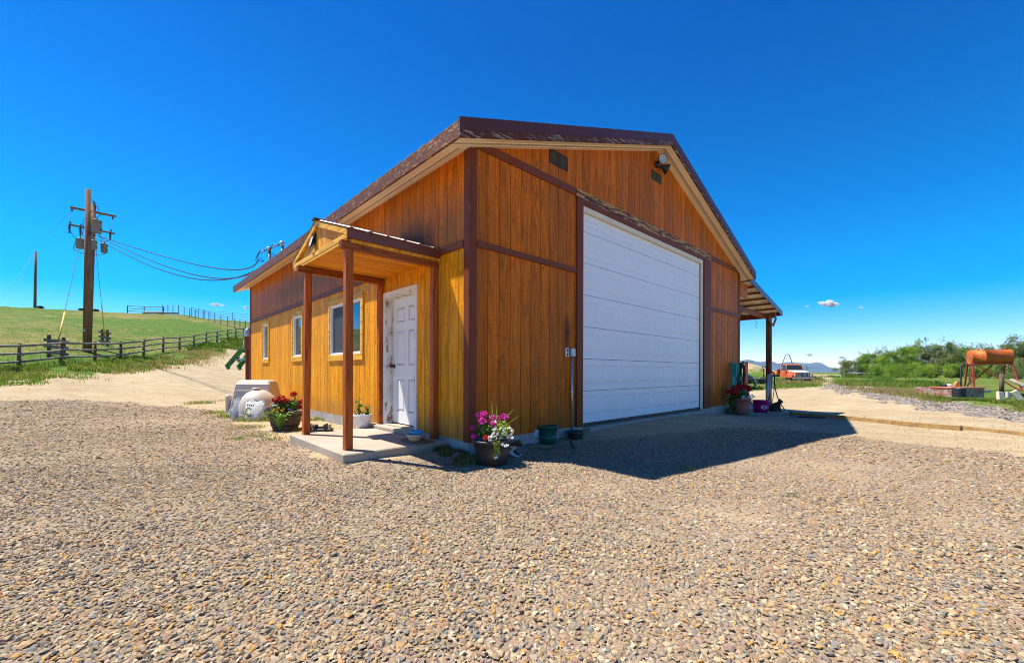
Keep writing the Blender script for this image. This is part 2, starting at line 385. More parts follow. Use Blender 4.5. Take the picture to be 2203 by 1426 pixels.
Z_GRASSR = np.vstack([poly_world([(1788,819),(1850,826),(1905,836),(1990,852),(2080,868),(2203,886),(2500,932)]), [[60,-10],[3000,-300],[3000,3000],[1200,3000]], poly_world([(1812,806),(1792,811)])])
Z_GRASST = np.vstack([poly_world([(1585,842),(1640,838),(1700,834),(1745,832),(1754,825),(1757,817),(1753,809)]), [[900,2600],[300,2600],[18,30]]])
Z_HILL = np.vstack([poly_world([(-300,850),(-60,830),(0,818),(70,809),(170,806),(285,795),(350,788),(420,772),(478,757),(520,746),(545,742)]), [[-18,75],[-3,130],[60,500],[-900,600],[-900,60],[-120,0]]])
WORN = [(*hit(1560,1105)[:2],.42),(*hit(665,968)[:2],.38),(*hit(1290,1045)[:2],.35),(*hit(2060,1120)[:2],.3),(*hit(330,905)[:2],.9),(*hit(1780,1010)[:2],.8)]
def zones(X, Y):
    nx = .35*lump(X, Y, .55, 4)+.15*lump(X, Y, .17, 9); r = np.hypot(X, Y); k = np.clip(r/14, .25, 2.5)
    Xn, Yn = X+nx*k*.7, Y+.35*lump(Y, X, .6, 7)*k*.7
    gr = inside(Z_GRAVEL, Xn, Yn).astype(float); st = inside(Z_STRIP, Xn, Yn).astype(float)
    gs = (inside(Z_GRASSR, Xn, Yn) | inside(Z_GRASST, Xn, Yn) | inside(Z_HILL, Xn, Yn)).astype(float)
    hill = inside(Z_HILL, Xn, Yn).astype(float)
    gs = gs*(1-.8*np.exp(-((X-35.5)**2+(Y-64)**2)/(2*5.5**2)))
    for wx_, wy_, ws_ in WORN: gr = gr*(1-.5*np.exp(-((X-wx_)**2+((Y-wy_)*1.4)**2)/(2*ws_**2)))
    return gr, st, gs, hill
def make_ground():
    rad = [0.25]
    while rad[-1] < 9000: rad.append(rad[-1]*(1.0125 if rad[-1] < 60 else 1.05))
    th = np.concatenate([np.radians(np.arange(-58, 58, .22)), np.radians(np.arange(58, 302, 2.))])
    R, A = np.meshgrid(rad, th, indexing='ij'); X = R*np.sin(A); Y = R*np.cos(A); Z = terrain(X, Y)
    nr, na = R.shape; V = np.stack([X, Y, Z], -1).reshape(-1, 3)
    i = np.arange(nr-1)[:, None]; j = np.arange(na)[None, :]; jn = (j+1) % na
    Q = np.stack([i*na+j+0*jn, i*na+jn, (i+1)*na+jn, (i+1)*na+j+0*jn], -1).reshape(-1, 4)[:, ::-1]
    b = MB(); b.arr(V, Q); c = len(V); b.arr([(0,0,terrain(0,0))], np.zeros((0,3), int))
    b.F.append(np.stack([np.full(na, c), np.arange(na), (np.arange(na)+1) % na], -1)[:, ::-1]); b.T.append(np.full(na, .5))
    m, nt, bs, _ = newmat('ground')
    o = b.build('ground', m, smooth=True)
    gr, st, gs, hl = zones(V[:,0], V[:,1])
    col = np.zeros((len(V)+1, 4), np.float32); col[:-1, 0] = gr; col[:-1, 1] = np.maximum(st, 0); col[:-1, 2] = gs; col[:-1, 3] = 1; col[-1] = (1,0,0,1)
    at = o.data.attributes.new('zone', 'FLOAT_COLOR', 'POINT'); at.data.foreach_set('color', col.ravel())
    ah = o.data.attributes.new('hill', 'FLOAT', 'POINT'); ah.data.foreach_set('value', np.append(hl, 0).astype(np.float32))
    za = N(nt, 'ShaderNodeAttribute', attribute_name='zone'); sp = N(nt, 'ShaderNodeSeparateColor'); nt.links.new(za.outputs['Color'], sp.inputs[0])
    co = N(nt, 'ShaderNodeTexCoord').outputs['Object']
    # hard-packed dirt, tracked
    d1 = noise(nt, co, .35, 6, .6, (1,1,1)); d2 = noise(nt, co, 2.0, 7, .7, (.75,1.7,1), .2); d3 = noise(nt, co, 22, 5, .7)
    dirt = mix(nt, ramp(nt, d1, [(.3,0.),(.7,1.)]), (.35,.27,.16), (.44,.355,.22))
    dirt = mix(nt, ramp(nt, d2, [(.42,0.),(.66,.6)]), dirt, (.25,.165,.08))
    dirt = mix(nt, ramp(nt, d3, [(.55,0.),(.7,.6)]), dirt, (.16,.115,.075))
    # gravel cells
    def cells(scale, dark):
        vo = N(nt, 'ShaderNodeTexVoronoi', feature='F1'); vo.inputs['Scale'].default_value = scale; nt.links.new(co, vo.inputs['Vector'])
        vb = N(nt, 'ShaderNodeTexVoronoi', feature='DISTANCE_TO_EDGE'); vb.inputs['Scale'].default_value = scale; nt.links.new(co, vb.inputs['Vector'])
        s2 = N(nt, 'ShaderNodeSeparateColor'); nt.links.new(vo.outputs['Color'], s2.inputs[0])
        return s2.outputs[0], vb.outputs['Distance']
    c1, e1 = cells(30, 0)
    stops = [(0.,(.27,.20,.14)),(.2,(.40,.29,.18)),(.38,(.33,.27,.23)),(.52,(.52,.39,.25)),(.66,(.36,.20,.12)),(.78,(.22,.21,.21)),(.88,(.50,.42,.33)),(.96,(.45,.24,.07))]
    grav = ramp(nt, c1, stops, 'CONSTANT'); grav = mix(nt, ramp(nt, e1, [(0.,1.),(.12,0.)]), grav, (.20,.14,.09))
    grav = mix(nt, ramp(nt, noise(nt, co, .8, 4), [(.35,.75),(.7,.3)]), grav, (.29,.22,.145))
    c2, e2 = cells(11, 0)
    strip = ramp(nt, c2, [(0.,(.34,.29,.24)),(.3,(.27,.22,.18)),(.5,(.40,.34,.28)),(.7,(.24,.2,.17)),(.85,(.38,.31,.23))], 'CONSTANT')
    strip = mix(nt, ramp(nt, e2, [(0.,1.),(.15,0.)]), strip, (.17,.13,.10))
    # grass and dry patches
    g1 = noise(nt, co, .16, 7, .65, (.6,1,1)); g2 = noise(nt, co, 1.3, 6, .75); g3 = noise(nt, co, 9, 4, .7)
    hillf = N(nt, 'ShaderNodeAttribute', attribute_name='hill').outputs['Fac']
    green = mix(nt, ramp(nt, g2, [(.35,0.),(.65,1.)]), (.035,.10,.006), (.10,.175,.012))
    dry = mix(nt, g3, (.20,.145,.04), (.31,.24,.09))
    bandf = noise(nt, co, .055, 4, .6, (.5,1.6,1))
    gg = mix(nt, ramp(nt, math_(nt, 'ADD', math_(nt, 'ADD', math_(nt,'MULTIPLY',g1,.35), math_(nt,'MULTIPLY',bandf,.30)), math_(nt,'MULTIPLY',g2,.35)), [(.485,0.),(.57,.85)]), green, dry)
    gg = mix(nt, ramp(nt, g3, [(.3,.5),(.5,0.)]), gg, (.05,.07,.015))
    gg = mix(nt, ramp(nt, noise(nt, co, 4.5, 3, .5), [(.66,0.),(.72,.7)]), gg, (.45,.36,.03))
    def soft(sock, scale, amt):
        n = math_(nt, 'SUBTRACT', noise(nt, co, scale, 5, .7), .5)
        return ramp(nt, math_(nt, 'ADD', sock, math_(nt, 'MULTIPLY', n, amt)), [(.35,0.),(.65,1.)])
    base = mix(nt, soft(sp.outputs[0], 3., 1.1), dirt, grav)
    base = mix(nt, soft(sp.outputs[1], 2., 1.), base, strip)
    base = mix(nt, soft(sp.outputs[2], 1.4, 1.), base, gg)
    nt.links.new(base, bs.inputs['Base Color']); bs.inputs['Roughness'].default_value = .95; bs.inputs['Specular IOR Level'].default_value = .15
    hgt = math_(nt, 'ADD', math_(nt, 'MULTIPLY', ramp(nt, e1, [(0.,0.),(.3,1.)]), sp.outputs[0]), math_(nt, 'MULTIPLY', d3, .8))
    hgt = math_(nt, 'ADD', hgt, math_(nt, 'MULTIPLY', ramp(nt, e2, [(0.,0.),(.3,1.)]), math_(nt, 'MULTIPLY', sp.outputs[1], 4.)))
    hgt = math_(nt, 'ADD', hgt, math_(nt, 'MULTIPLY', g3, math_(nt, 'MULTIPLY', sp.outputs[2], 6.)))
    bump(nt, bs, hgt, .8, .014)
    return tag(o, 'gravel yard, packed dirt drive, grass fields and green hillside', None, None, 'structure')
make_ground()

# ---- mountains on the horizon
def mountains():
    b = MB(); D = 5200.
    us = np.linspace(1300, 2700, 260); top = np.interp(us, [1300,1595,1620,1660,1700,1726,1745,1775,1810,1900,2100,2700], [770,774,777,777.5,780,781,779,783,792,789,786,788])
    top = top-1.0*np.sin(us/9.)-.6*np.sin(us/3.7+1)
    n = len(us); rows = []
    for k, (fr, dd) in enumerate([(0,-900),(.35,-500),(.62,-250),(1.,0),(.8,500),(0,2500)]):
        P = []
        for i, (u, v) in enumerate(zip(us, top)):
            p = atY(u, v, D); z = p.z*fr*(1+.05*math.sin(u/5.+k*2)) if fr else -8
            P.append((p.x*(D+dd)/D, D+dd+120*math.sin(u/17.+k), z))
        rows.append(P)
    V = [p for r in rows for p in r]
    b.arr(V, [(k*n+i, k*n+i+1, (k+1)*n+i+1, (k+1)*n+i) for k in range(5) for i in range(n-1)])
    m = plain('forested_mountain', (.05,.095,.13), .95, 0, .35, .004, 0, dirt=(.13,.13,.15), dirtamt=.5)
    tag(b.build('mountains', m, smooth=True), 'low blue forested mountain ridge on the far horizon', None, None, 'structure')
mountains()

# ================================================================== WORKSHOP
W, L = 9.75, 12.07
ZF = .192                      # top of the foundation
SL = .3586                      # roof slope
ztop_f = lambda s: 3.905+SL*(W/2-abs(s-W/2))
shop = empty('workshop', (CX, CY, 0), PHI, 'large stained timber workshop with white roll-up garage door, corner porch and lean-to', 'workshop')
def siding(b, back, s0, s1, zb, zt, P, flip, openings=(), step=.2032, phase=0., oz=None):
    """vertical grooved boards. P(s, z, off) -> local point, off>0 outwards"""
    ed = [s0]+[x for x in np.arange(s0-((s0-phase) % step)+step, s1, step) if x > s0+.02 and x < s1-.02]+[s1]
    cuts = sorted(set(ed+[x for o in openings for x in o[:2] if s0 < x < s1]+([W/2] if s0 < W/2 < s1 and zt(W/2) != zt(s0) else [])))
    tints = {}
    for a, c in zip(cuts[:-1], cuts[1:]):
        mid = (a+c)/2; bi = int((mid-phase)//step); t = tints.setdefault(bi, random.random())
        iv = [(zb, None)]; segs = []; cur = zb
        for o in sorted(openings, key=lambda q: q[2]):
            if o[0] < mid < o[1]: segs.append((cur, o[2])); cur = o[3]
        segs.append((cur, None))
        ga = .005 if any(abs(a-e) < 1e-6 for e in ed) else 0; gc = .005 if any(abs(c-e) < 1e-6 for e in ed) else 0
        for z0, z1 in segs:
            if z1 is not None and z1-z0 < .005: continue
            za, zc = (z1, z1) if z1 is not None else (zt(a), zt(c))
            q = [P(a,z0,0),P(c,z0,0),P(c,zc,0),P(a,za,0)]; back.poly(q if not flip else q[::-1], t)
            a2, c2 = a+ga, c-gc; za2, zc2 = (z1, z1) if z1 is not None else (zt(a2), zt(c2)); h = .012
            V = [P(a2,z0,h),P(c2,z0,h),P(c2,zc2,h),P(a2,za2,h),P(a2,z0,0),P(c2,z0,0),P(c2,zc2,0),P(a2,za2,0)]
            Fc = [(0,1,2,3),(4,0,3,7),(1,5,6,2),(4,5,1,0)]
            b.arr(V, [f if not flip else f[::-1] for f in Fc], t)
PF = lambda s, z, o: (s, -o, z)            # front, facing local -y
PL = lambda s, z, o: (-o, s, z)            # left, facing local -x
PR_ = lambda s, z, o: (W+o, s, z)
PB = lambda s, z, o: (s, L+o, z)
GA, GB, GT, G0 = 2.315, 7.205, 3.82, .20     # garage opening
WIN = [(9.71,10.34,1.43,2.47),(6.60,7.28,1.43,2.44),(3.19,4.72,1.40,2.42)]     # window openings  t0,t1,z0,z1
DO = (1.27, 2.22, .21, 2.30)                # entry door opening
b, k = MB(), MB(); siding(b, k, 0, W, ZF, ztop_f, PF, False, [(GA-.0,GB+.0,G0-.3,GT)], phase=.09)
fw = b.build('front_wall', M_SIDING, shop); k.build('wall_sheathing', M_BACKING, fw)
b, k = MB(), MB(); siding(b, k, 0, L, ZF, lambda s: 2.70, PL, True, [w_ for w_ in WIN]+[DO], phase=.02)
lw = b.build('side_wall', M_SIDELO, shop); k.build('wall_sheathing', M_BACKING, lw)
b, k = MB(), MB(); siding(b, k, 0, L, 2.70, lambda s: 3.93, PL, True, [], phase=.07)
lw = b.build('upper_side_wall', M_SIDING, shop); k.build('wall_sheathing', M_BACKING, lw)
b, k = MB(), MB(); siding(b, k, 0, L, ZF, lambda s: 3.93, PR_, False); rw = b.build('side_wall', M_SIDING, shop); k.build('wall_sheathing', M_BACKING, rw)
b, k = MB(), MB(); siding(b, k, 0, W, ZF, ztop_f, PB, True); bw = b.build('back_wall', M_SIDING, shop); k.build('wall_sheathing', M_BACKING, bw)
nb = MB()
for t_ in np.arange(.12, L-.1, .4064):
    for z_ in (.35,.95,1.55,2.15,2.95,3.5):
        if any(o_[0]-.1 < t_ < o_[1]+.1 and o_[2]-.1 < z_ < o_[3]+.1 for o_ in WIN+[DO]): continue
        nb.bb(-.0145,-.0118,t_-.005,t_+.005,z_-.005,z_+.005)
tag(nb.build('nail_heads', plain('nail_metal', (.55,.5,.42), .5, .3, .1, 3, 0), lw), None, None, None, 'stuff')
# foundation: ring, with a slab under the garage door
b = MB()
b.bb(.0, GA+.05, -.012, .2, -.6, ZF); b.bb(GB-.05, W, -.012, .2, -.6, ZF); b.bb(-.012, .2, .2, L, -.6, ZF)
b.bb(W-.2, W+.012, 0, L, -.6, ZF-.003); b.bb(0, W, L-.2, L+.012, -.6, ZF-.006); b.bb(-.012, 0, -.012, .2, -.6, ZF-.002)
b.build('foundation', M_CONCG, shop, bevel=.012)
b = MB(); b.bb(GA+.05, GB-.05, -.16, .35, -.6, .155); b.build('garage_apron', M_CONC, shop, bevel=.01)
# corner boards
def cboard(x, y, sx, sy, z1, z0=ZF-.012):
    b = MB(); o = .03
    b.bb(min(x-sx*.0,x+sx*.098), max(x,x+sx*.098), min(y-sy*o,y), max(y-sy*o,y), z0, z1)
    b.bb(min(x-sx*o,x), max(x-sx*o,x), min(y-sy*(o),y+sy*.085), max(y-sy*o,y+sy*.085), z0+.001, z1-.001)
    b.build('corner_board', M_MAROON, shop, bevel=.004)
cboard(0,0,1,1,3.93); cboard(W,0,-1,1,3.93); cboard(0,L,1,-1,3.93); cboard(W,L,-1,-1,3.93)
# horizontal bands
def band(name, P, s0, s1, z0, z1, mat, th=.026, par=shop):
    b = MB(); p, q = P(s0, z0, .0125), P(s1, z1, .0125+th)
    b.bb(p[0], q[0], p[1], q[1], z0, z1); return b.build(name, mat, par, bevel=.003)
band('mid_trim', PF, .10, 2.14, 2.67, 2.755, M_MAROON_H); band('mid_trim', PF, 7.64, W-.125, 2.64, 2.735, M_MAROON_H)
band('mid_trim', PL, .09, .655, 2.66, 2.758, M_MAROON_H); band('mid_trim', PL, 2.72, L-.13, 2.66, 2.758, M_MAROON_H)
band('mid_trim', PR_, .13, L-.13, 2.65, 2.75, M_MAROON_H)
band('header_trim', PF, .02, 2.14, 3.925, 4.04, M_MAROON_H, .022); band('header_trim', PF, 7.62, W-.02, 3.92, 4.04, M_MAROON_H, .022)
band('header_trim', PF, 2.14, 7.62, 3.90, 4.045, M_PEELBAND, .03)
# ---- garage door frame and door
b = MB(); b.bb(2.15, GA, -.045, -.0125, ZF-.01, 3.899); b.build('garage_door_jamb', M_MAROON, shop, bevel=.004)
b = MB(); b.bb(GB, 7.62, -.045, -.0125, ZF-.01, 3.899); b.build('garage_door_jamb', M_MAROON, shop, bevel=.004)
b = MB(); b.bb(GA, GB, -.043, .05, GT+.0, 3.899); b.bb(GB-.03, GB, -.02, .06, .16, GT); b.bb(GA, GA+.01, -.02, .06, .16, GT); b.build('door_head_reveal', M_MAROON_H, shop)
b = MB(); b.bb(GA+.001, GB-.031, -.024, .02, GT-.09, GT-.002); b.bb(GB-.10, GB-.031, -.022, .02, .165, GT-.09); b.bb(GA+.011, GA+.03, -.022, .02, .165, GT-.09); b.build('weather_stop', plain('cream_stop_trim', (.74,.66,.48), .5, 0, .05, 3, 0), shop, bevel=.004)
gd = empty('garage_door', (0,0,0)); gd.parent = shop
zs = [.215,.757,1.295,1.835,2.37,2.905,3.425,GT-.04]
for r in range(7):
    b = MB(); z0, z1 = zs[r]+.004, zs[r+1]-.004; xa, xb = GA+.012, GB-.10; y = .035
    nx = 8; pw = (xb-xa)/nx
    xsl = [xa]; 
    for c in range(nx): xsl += [xa+pw*c+.055, xa+pw*(c+1)-.055]
    xsl.append(xb); zl = [z0, z0+.10, z1-.10, z1]
    for i in range(len(xsl)-1):
        for j in range(3):
            x0_, x1_, a0, a1 = xsl[i], xsl[i+1], zl[j], zl[j+1]
            if i % 2 == 1 and j == 1:       # embossed panel: groove in, raised field
                rings = [(0,0),(.016,.006),(.030,.006),(.062,.0)]
                V = []
                for ins, dep in rings: V += [(x0_+ins,y+dep,a0+ins),(x1_-ins,y+dep,a0+ins),(x1_-ins,y+dep,a1-ins),(x0_+ins,y+dep,a1-ins)]
                Fq = [(4*q+m_, 4*q+(m_+1)%4, 4*q+4+(m_+1)%4, 4*q+4+m_) for q in range(3) for m_ in range(4)]+[(12,13,14,15)]
                b.arr(V, Fq)
            else: b.arr([(x0_,y,a0),(x1_,y,a0),(x1_,y,a1),(x0_,y,a1)], [(0,1,2,3)])
    b.arr([(xa,y,z0),(xb,y,z0),(xb,y+.04,z0),(xa,y+.04,z0)], [(3,2,1,0)]); b.arr([(xa,y,z1),(xb,y,z1),(xb,y+.04,z1),(xa,y+.04,z1)], [(0,1,2,3)])
    b.build('door_section', M_GARAGE, gd)
b = MB(); b.bb(GA, GB, .072, .08, .1, GT); b.build('door_backing', M_DARK, gd)
b = MB(); b.bb(GA+.012, GB-.10, .03, .065, .16, .216); b.build('bottom_seal', M_BLACK, gd)
# ---- gable vents, floodlight, conduit
def vent(x0, x1, z0, z1):
    b = MB(); y = -.0125; b.bb(x0,x1,y-.012,y,z0,z0+.02); b.bb(x0,x1,y-.012,y,z1-.02,z1); 
    for x in (x0, (x0+x1)/2-.01, x1-.02): b.bb(x,x+.02,y-.0125,y,z0+.02,z1-.02)
    n = 6
    for i in range(n):
        z = z0+.02+(z1-z0-.04)*(i+.5)/n; b.box(((x0+x1)/2,y-.006,z), (x1-x0-.04,.003,.02), (.7,0,0))
    v = b.build('gable_vent', plain('dark_brown_vent', (.03,.022,.016), .5), shop)
    c = MB(); c.bb(x0+.02,x1-.02,y-.001,y+.001,z0+.02,z1-.02); c.build('vent_screen', M_BLACK, v)
vent(1.50, 1.93, 4.24, 4.46); vent(4.62, 5.02, 5.0, 5.19)
fl = empty('floodlight', (0,0,0)); fl.parent = shop
b = MB(); b.lathe([(0,0),(.06,0),(.06,.03),(.02,.035),(0,.035)], (0,0,0), 14, axis='Y'); 
b.build('mounting_plate', M_DARK, fl, M=Matrix.Translation((4.80,-.05,5.33)))
for dx, dz, yaw, pit in ((-.02,.06,-.5,-.1),(.14,-.06,.9,-.35)):
    Mx = Matrix.Translation((4.80+dx,-.15,5.33+dz)) @ Matrix.Rotation(yaw,4,'Z') @ Matrix.Rotation(-pit,4,'X')
    b = MB(); b.lathe([(.02,.13),(.035,.10),(.045,.05),(.10,-.02),(.105,-.05),(.095,-.05)], (0,0,0), 18, axis='Y'); hd = b.build('lamp_head', M_DARK, fl, True, M=Mx)
    b = MB(); b.lathe([(.0,-.035),(.06,-.04),(.096,-.045)], (0,0,0), 18, axis='Y'); b.build('lamp_lens', plain('lamp_glass', (.42,.41,.36), .15, .1), hd, True, M=Mx)
    b = MB(); b.tube([(4.80,-.03,5.33),(4.80+dx*.6,-.07,5.33+dz*.6),(4.80+dx,-.10,5.33+dz)], .012, 6); b.build('lamp_arm', M_DARK, fl)
ob = empty('power_outlet', (0,0,0)); ob.parent = shop
b = MB(); b.tube([(2.02,-.045,.14),(2.02,-.045,1.32)], .017, 10); b.bb(1.985,2.055,-.055,-.012,.74,.765); b.build('conduit', M_GALV, ob, True)
b = MB(); b.bb(1.975,2.075,-.075,-.012,1.32,1.45); b.build('junction_box', M_GALV, ob, bevel=.006)
b = MB(); b.bb(1.875,1.965,-.035,-.0125,1.315,1.455); oc = b.build('outlet_cover', plain('outlet_cover_plate', (.6,.6,.58), .4), ob, bevel=.004)
b = MB()
for z in (1.35,1.415):
    b.lathe([(0,-.037),(.022,-.037),(.022,-.035)], (1.92,0,z), 12, axis='Y')
b.build('socket', M_DARK, oc)
# ---- windows
for (t0,t1,z0,z1), big in zip(WIN, (0,0,1)):
    wn = empty('window', (0,0,0)); wn.parent = shop; e = .095
    b = MB(); tb = .028
    b.bb(-.0125-tb,-.0125,t0-e,t1+e,z1,z1+.10); b.bb(-.0125-tb,-.0125,t0-e,t1+e,z0-.115,z0); b.bb(-.0125-tb+.002,-.0125,t0-e,t0,z0,z1); b.bb(-.0125-tb+.002,-.0125,t1,t1+e,z0,z1)
    b.build('window_trim', M_GOLDY, wn, bevel=.003)
    b = MB(); f_ = .045
    b.bb(-.022,.09,t0,t1,z1-f_,z1); b.bb(-.022,.09,t0,t1,z0,z0+f_); b.bb(-.0215,.09,t0,t0+f_,z0+f_,z1-f_); b.bb(-.0215,.09,t1-f_,t1,z0+f_,z1-f_)
    if big: b.bb(.0,.05,(t0+t1)/2-.022,(t0+t1)/2+.022,z0+f_,z1-f_)
    b.build('window_frame', M_VINYL, wn, bevel=.003)
    b = MB(); b.bb(.035,.045,t0+f_,t1-f_,z0+f_,z1-f_); b.build('pane', M_GLASS, wn)
    if big:
        b = MB(); tm = (t0+t1)/2; b.bb(.024,.027,tm+.03,t1-f_-.01,z0+f_+.01,z1-f_-.01); b.build('insect_screen', plain('insect_screen', (.05,.055,.06), .6, .2, .1, 2, .1), wn)
# ---- entry door
ed = empty('entry_door', (0,0,0)); ed.parent = shop
t0, t1, z0, z1 = DO
b = MB(); c = .07
b.bb(-.04,-.0125,t0-.05,t0,z0-.02,z1+c); b.bb(-.04,-.0125,t1,t1+c,z0-.02,z1+c); b.bb(-.04,-.0125,t0,t1,z1,z1+c-.001); b.build('door_casing', M_WPEEL2, ed, bevel=.004)
b = MB(); b.bb(-.038,.13,t1-.025,t1-.001,z0,z1-.001); b.bb(-.038,.13,t0+.001,t0+.02,z0,z1-.001); b.bb(-.038,.13,t0+.02,t1-.025,z1-.03,z1-.001)
b.bb(.03,.05,t1-.04,t1-.025,z0,z1-.03); b.bb(.03,.05,t0+.02,t0+.03,z0,z1-.03); b.build('door_jamb', M_WPEEL, ed, bevel=.002)
dl = empty('door_leaf', (0,0,0)); dl.parent = ed
b = MB(); x = .085; ya, yb = t0+.022, t1-.027; za, zb = z0+.03, z1-.032
ys = [ya, ya+.11, (ya+yb)/2-.05, (ya+yb)/2+.05, yb-.11, yb]; zz = [za, za+.18, za+.72, za+.93, za+1.50, za+1.63, za+1.88, zb]
for i in range(5):
    for j in range(7):
        y0_,y1_,a0,a1 = ys[i],ys[i+1],zz[j],zz[j+1]
        if i in (1,3) and j in (1,3,5):
            V = []
            for ins, dep in ((0,0),(.012,.012),(.03,.012),(.055,.002)): V += [(x+dep,y1_-ins,a0+ins),(x+dep,y0_+ins,a0+ins),(x+dep,y0_+ins,a1-ins),(x+dep,y1_-ins,a1-ins)]
            b.arr(V, [(4*q+m_,4*q+(m_+1)%4,4*q+4+(m_+1)%4,4*q+4+m_) for q in range(3) for m_ in range(4)]+[(12,13,14,15)])
        else: b.arr([(x,y1_,a0),(x,y0_,a0),(x,y0_,a1),(x,y1_,a1)], [(0,1,2,3)])
b.bb(x+.012,x+.04,ya,yb,za,zb); b.build('door_panel', M_WHITE, dl)
b = MB(); b.lathe([(0,-.065),(.024,-.062),(.03,-.045),(.022,-.03),(.012,-.02),(.012,-.005),(.035,-.004),(.035,0)], (0,0,0), 16, axis='X')
b.build('door_knob', plain('rusty_knob', (.10,.04,.025), .4, .7, .3, 30, .2), dl, True, M=Matrix.Translation((x-.001, yb-.065, za+.92)))
for z in (.32,1.05,1.85):
    b = MB(); b.bb(x-.012,x+.002,ya-.008,ya+.012,z0+z,z0+z+.09); b.build('hinge', M_RUST, dl)
b = MB(); b.bb(-.06,.16,t0+.002,t1-.002,z0-.06,z0+.012); b.build('threshold', M_CONC, ed, bevel=.004)
# ---- slab and step
b = MB(); b.bb(-1.40,-.013,.45,2.46,-.3,.15); b.build('porch_slab', M_CONC, shop, bevel=.012)
b = MB(); b.bb(-.20,-.0135,1.10,2.55,.149,.205); b.build('door_step', M_CONC, shop, bevel=.01)
# ---- porch
po = empty('porch', (0,0,0)); po.parent = shop
XF, YR, YL_, YA = -1.29, .655, 2.72, 1.70
for (x, y, lean, lx) in ((-1.25,.71,0,0),(-1.225,2.31,.02,.03)):
    b = MB(); b.beam((x,y,.15),(x+lx,y+lean,2.515),.09,.09, up=(1,0,0)); b.build('post', M_POST, po, bevel=.005)
for y in (.715, 2.345):
    b = MB(); b.bb(-.10,-.0125,y-.045,y+.045,.19 if y > 2 else .15,2.515); b.build('post', M_POST, po, bevel=.005)
for y in (.715, 2.33):
    b = MB(); b.bb(-1.345,-.013,y-.045,y+.045,2.517,2.61); b.build('porch_beam', M_BEAM, po, bevel=.005)
b = MB()
n = 14
for i in range(n):
    ya_, yb_ = YR+.03+(YL_-.06-YR)*i/n, YR+.03+(YL_-.06-YR)*(i+1)/n
    b.bb(XF+.03,-.0135,ya_+.002,yb_-.002,2.612,2.63,random.random())
b.build('ceiling', M_CEIL, po)
b = MB(); b.bb(XF,XF+.028,YR,YL_,2.635,2.70); b.bb(XF+.005,XF+.022,YR+.03,YL_-.03,2.6,2.635); b.build('tie_board', M_GOLDY, po, bevel=.003)
ZE, ZA = 2.745, 3.10                                    # eave and apex heights of the porch roof (top of boards)
for ya_, s_ in ((YR,1),(YL_,-1)):
    b = MB(); p0 = np.array([XF-.004, ya_, ZE]); p1 = np.array([XF-.004, YA, ZA]); hgt = .075
    b.arr([p0-[0,0,hgt], p1-[0,0,hgt], p1, p0, p0-[0,0,hgt]+[.03,0,0], p1-[0,0,hgt]+[.03,0,0], p1+[.03,0,0], p0+[.03,0,0]], [(0,1,2,3),(5,4,7,6),(4,5,1,0),(3,2,6,7),(0,3,7,4),(2,1,5,6)])
    b.build('rake_board', M_GOLDY, po)
    b = MB(); y = ya_-(.022 if s_ > 0 else -.022); b.bb(XF-.002,-.013,min(y,ya_),max(y,ya_),2.63,ZE+.012); b.build('porch_fascia', plain('maroon_fascia_board', (.15,.040,.014), .45, 0, .1, 3, .05) if s_ > 0 else M_MAROON, po, bevel=.003)
    b = MB(); b.bb(XF+.05,-.0135,min(ya_,ya_+s_*.05),max(ya_,ya_+s_*.05),2.59,2.629); b.build('soffit_strip', M_GOLD, po)
b = MB(); kk = MB()
for i in range(11):
    a = YR+.04+(YL_-YR-.08)*i/11; c = YR+.04+(YL_-YR-.08)*(i+1)/11
    zt = lambda y: min(ZE-.03+(y-YR)*(ZA-ZE)/(YA-YR), ZE-.03+(YL_-y)*(ZA-ZE)/(YL_-YA))
    for a_, c_ in ((a, min(c, YA)), (max(a, YA), c)):
        if c_-a_ < .004: continue
        b.arr([(XF+.034,c_-.003,2.70),(XF+.034,a_+.003,2.70),(XF+.034,a_+.003,max(2.70,zt(a_+.003))),(XF+.034,c_-.003,max(2.70,zt(c_-.003)))], [(0,1,2,3)], random.random())
kk.arr([(XF+.042,YR+.03,2.62),(XF+.042,YL_-.03,2.62),(XF+.042,YA,ZA-.04)], [(1,0,2)])
b.build('gable_panel', wood('porch_gable_boards', (.85,.42,.06), (.6,.25,.025), 'Z', .15, .6), po); kk.build('gable_backing', M_BACKING, po)
# corrugated porch roof (ridge runs out from the wall)
for s_, ye in ((1, YR-.05), (-1, YL_+.05)):
    b = MB(); V = []; nn = 60; zE = ZE+.014-(.05)*(ZA-ZE)/(YA-YR)
    for i in range(nn+1):
        x = XF-.012+(-.014-XF+.012)*i/nn; ph = (x*4.4) % 1; w_ = .020*(1-min(1, abs(ph-.5)/.16)) if abs(ph-.5) < .16 else 0
        V += [(x, ye, zE+w_), (x, YA, ZA+.016+w_), (x, ye, zE+w_-.004), (x, YA, ZA+.012+w_)]
    Fq = []
    for i in range(nn): Fq += [(4*i,4*i+4,4*i+5,4*i+1),(4*i+2,4*i+3,4*i+7,4*i+6),(4*i,4*i+2,4*i+6,4*i+4)]
    b.arr(V, Fq); b.build('porch_roof_sheet', M_TIN, po)
b = MB(); b.arr([(XF-.035,YA-.09,ZA+.012),(XF-.035,YA,ZA+.05),(XF-.035,YA+.09,ZA+.012),(-.013,YA-.09,ZA+.012),(-.013,YA,ZA+.05),(-.013,YA+.09,ZA+.012)], [(0,3,4,1),(1,4,5,2)]); b.arr([(XF-.035,YA-.09,ZA+.012),(XF-.035,YA,ZA+.05),(XF-.035,YA+.09,ZA+.012)],[(0,1,2)]); b.build('ridge_cap', plain('dark_ridge_cap', (.07,.045,.045), .4, .2), po)
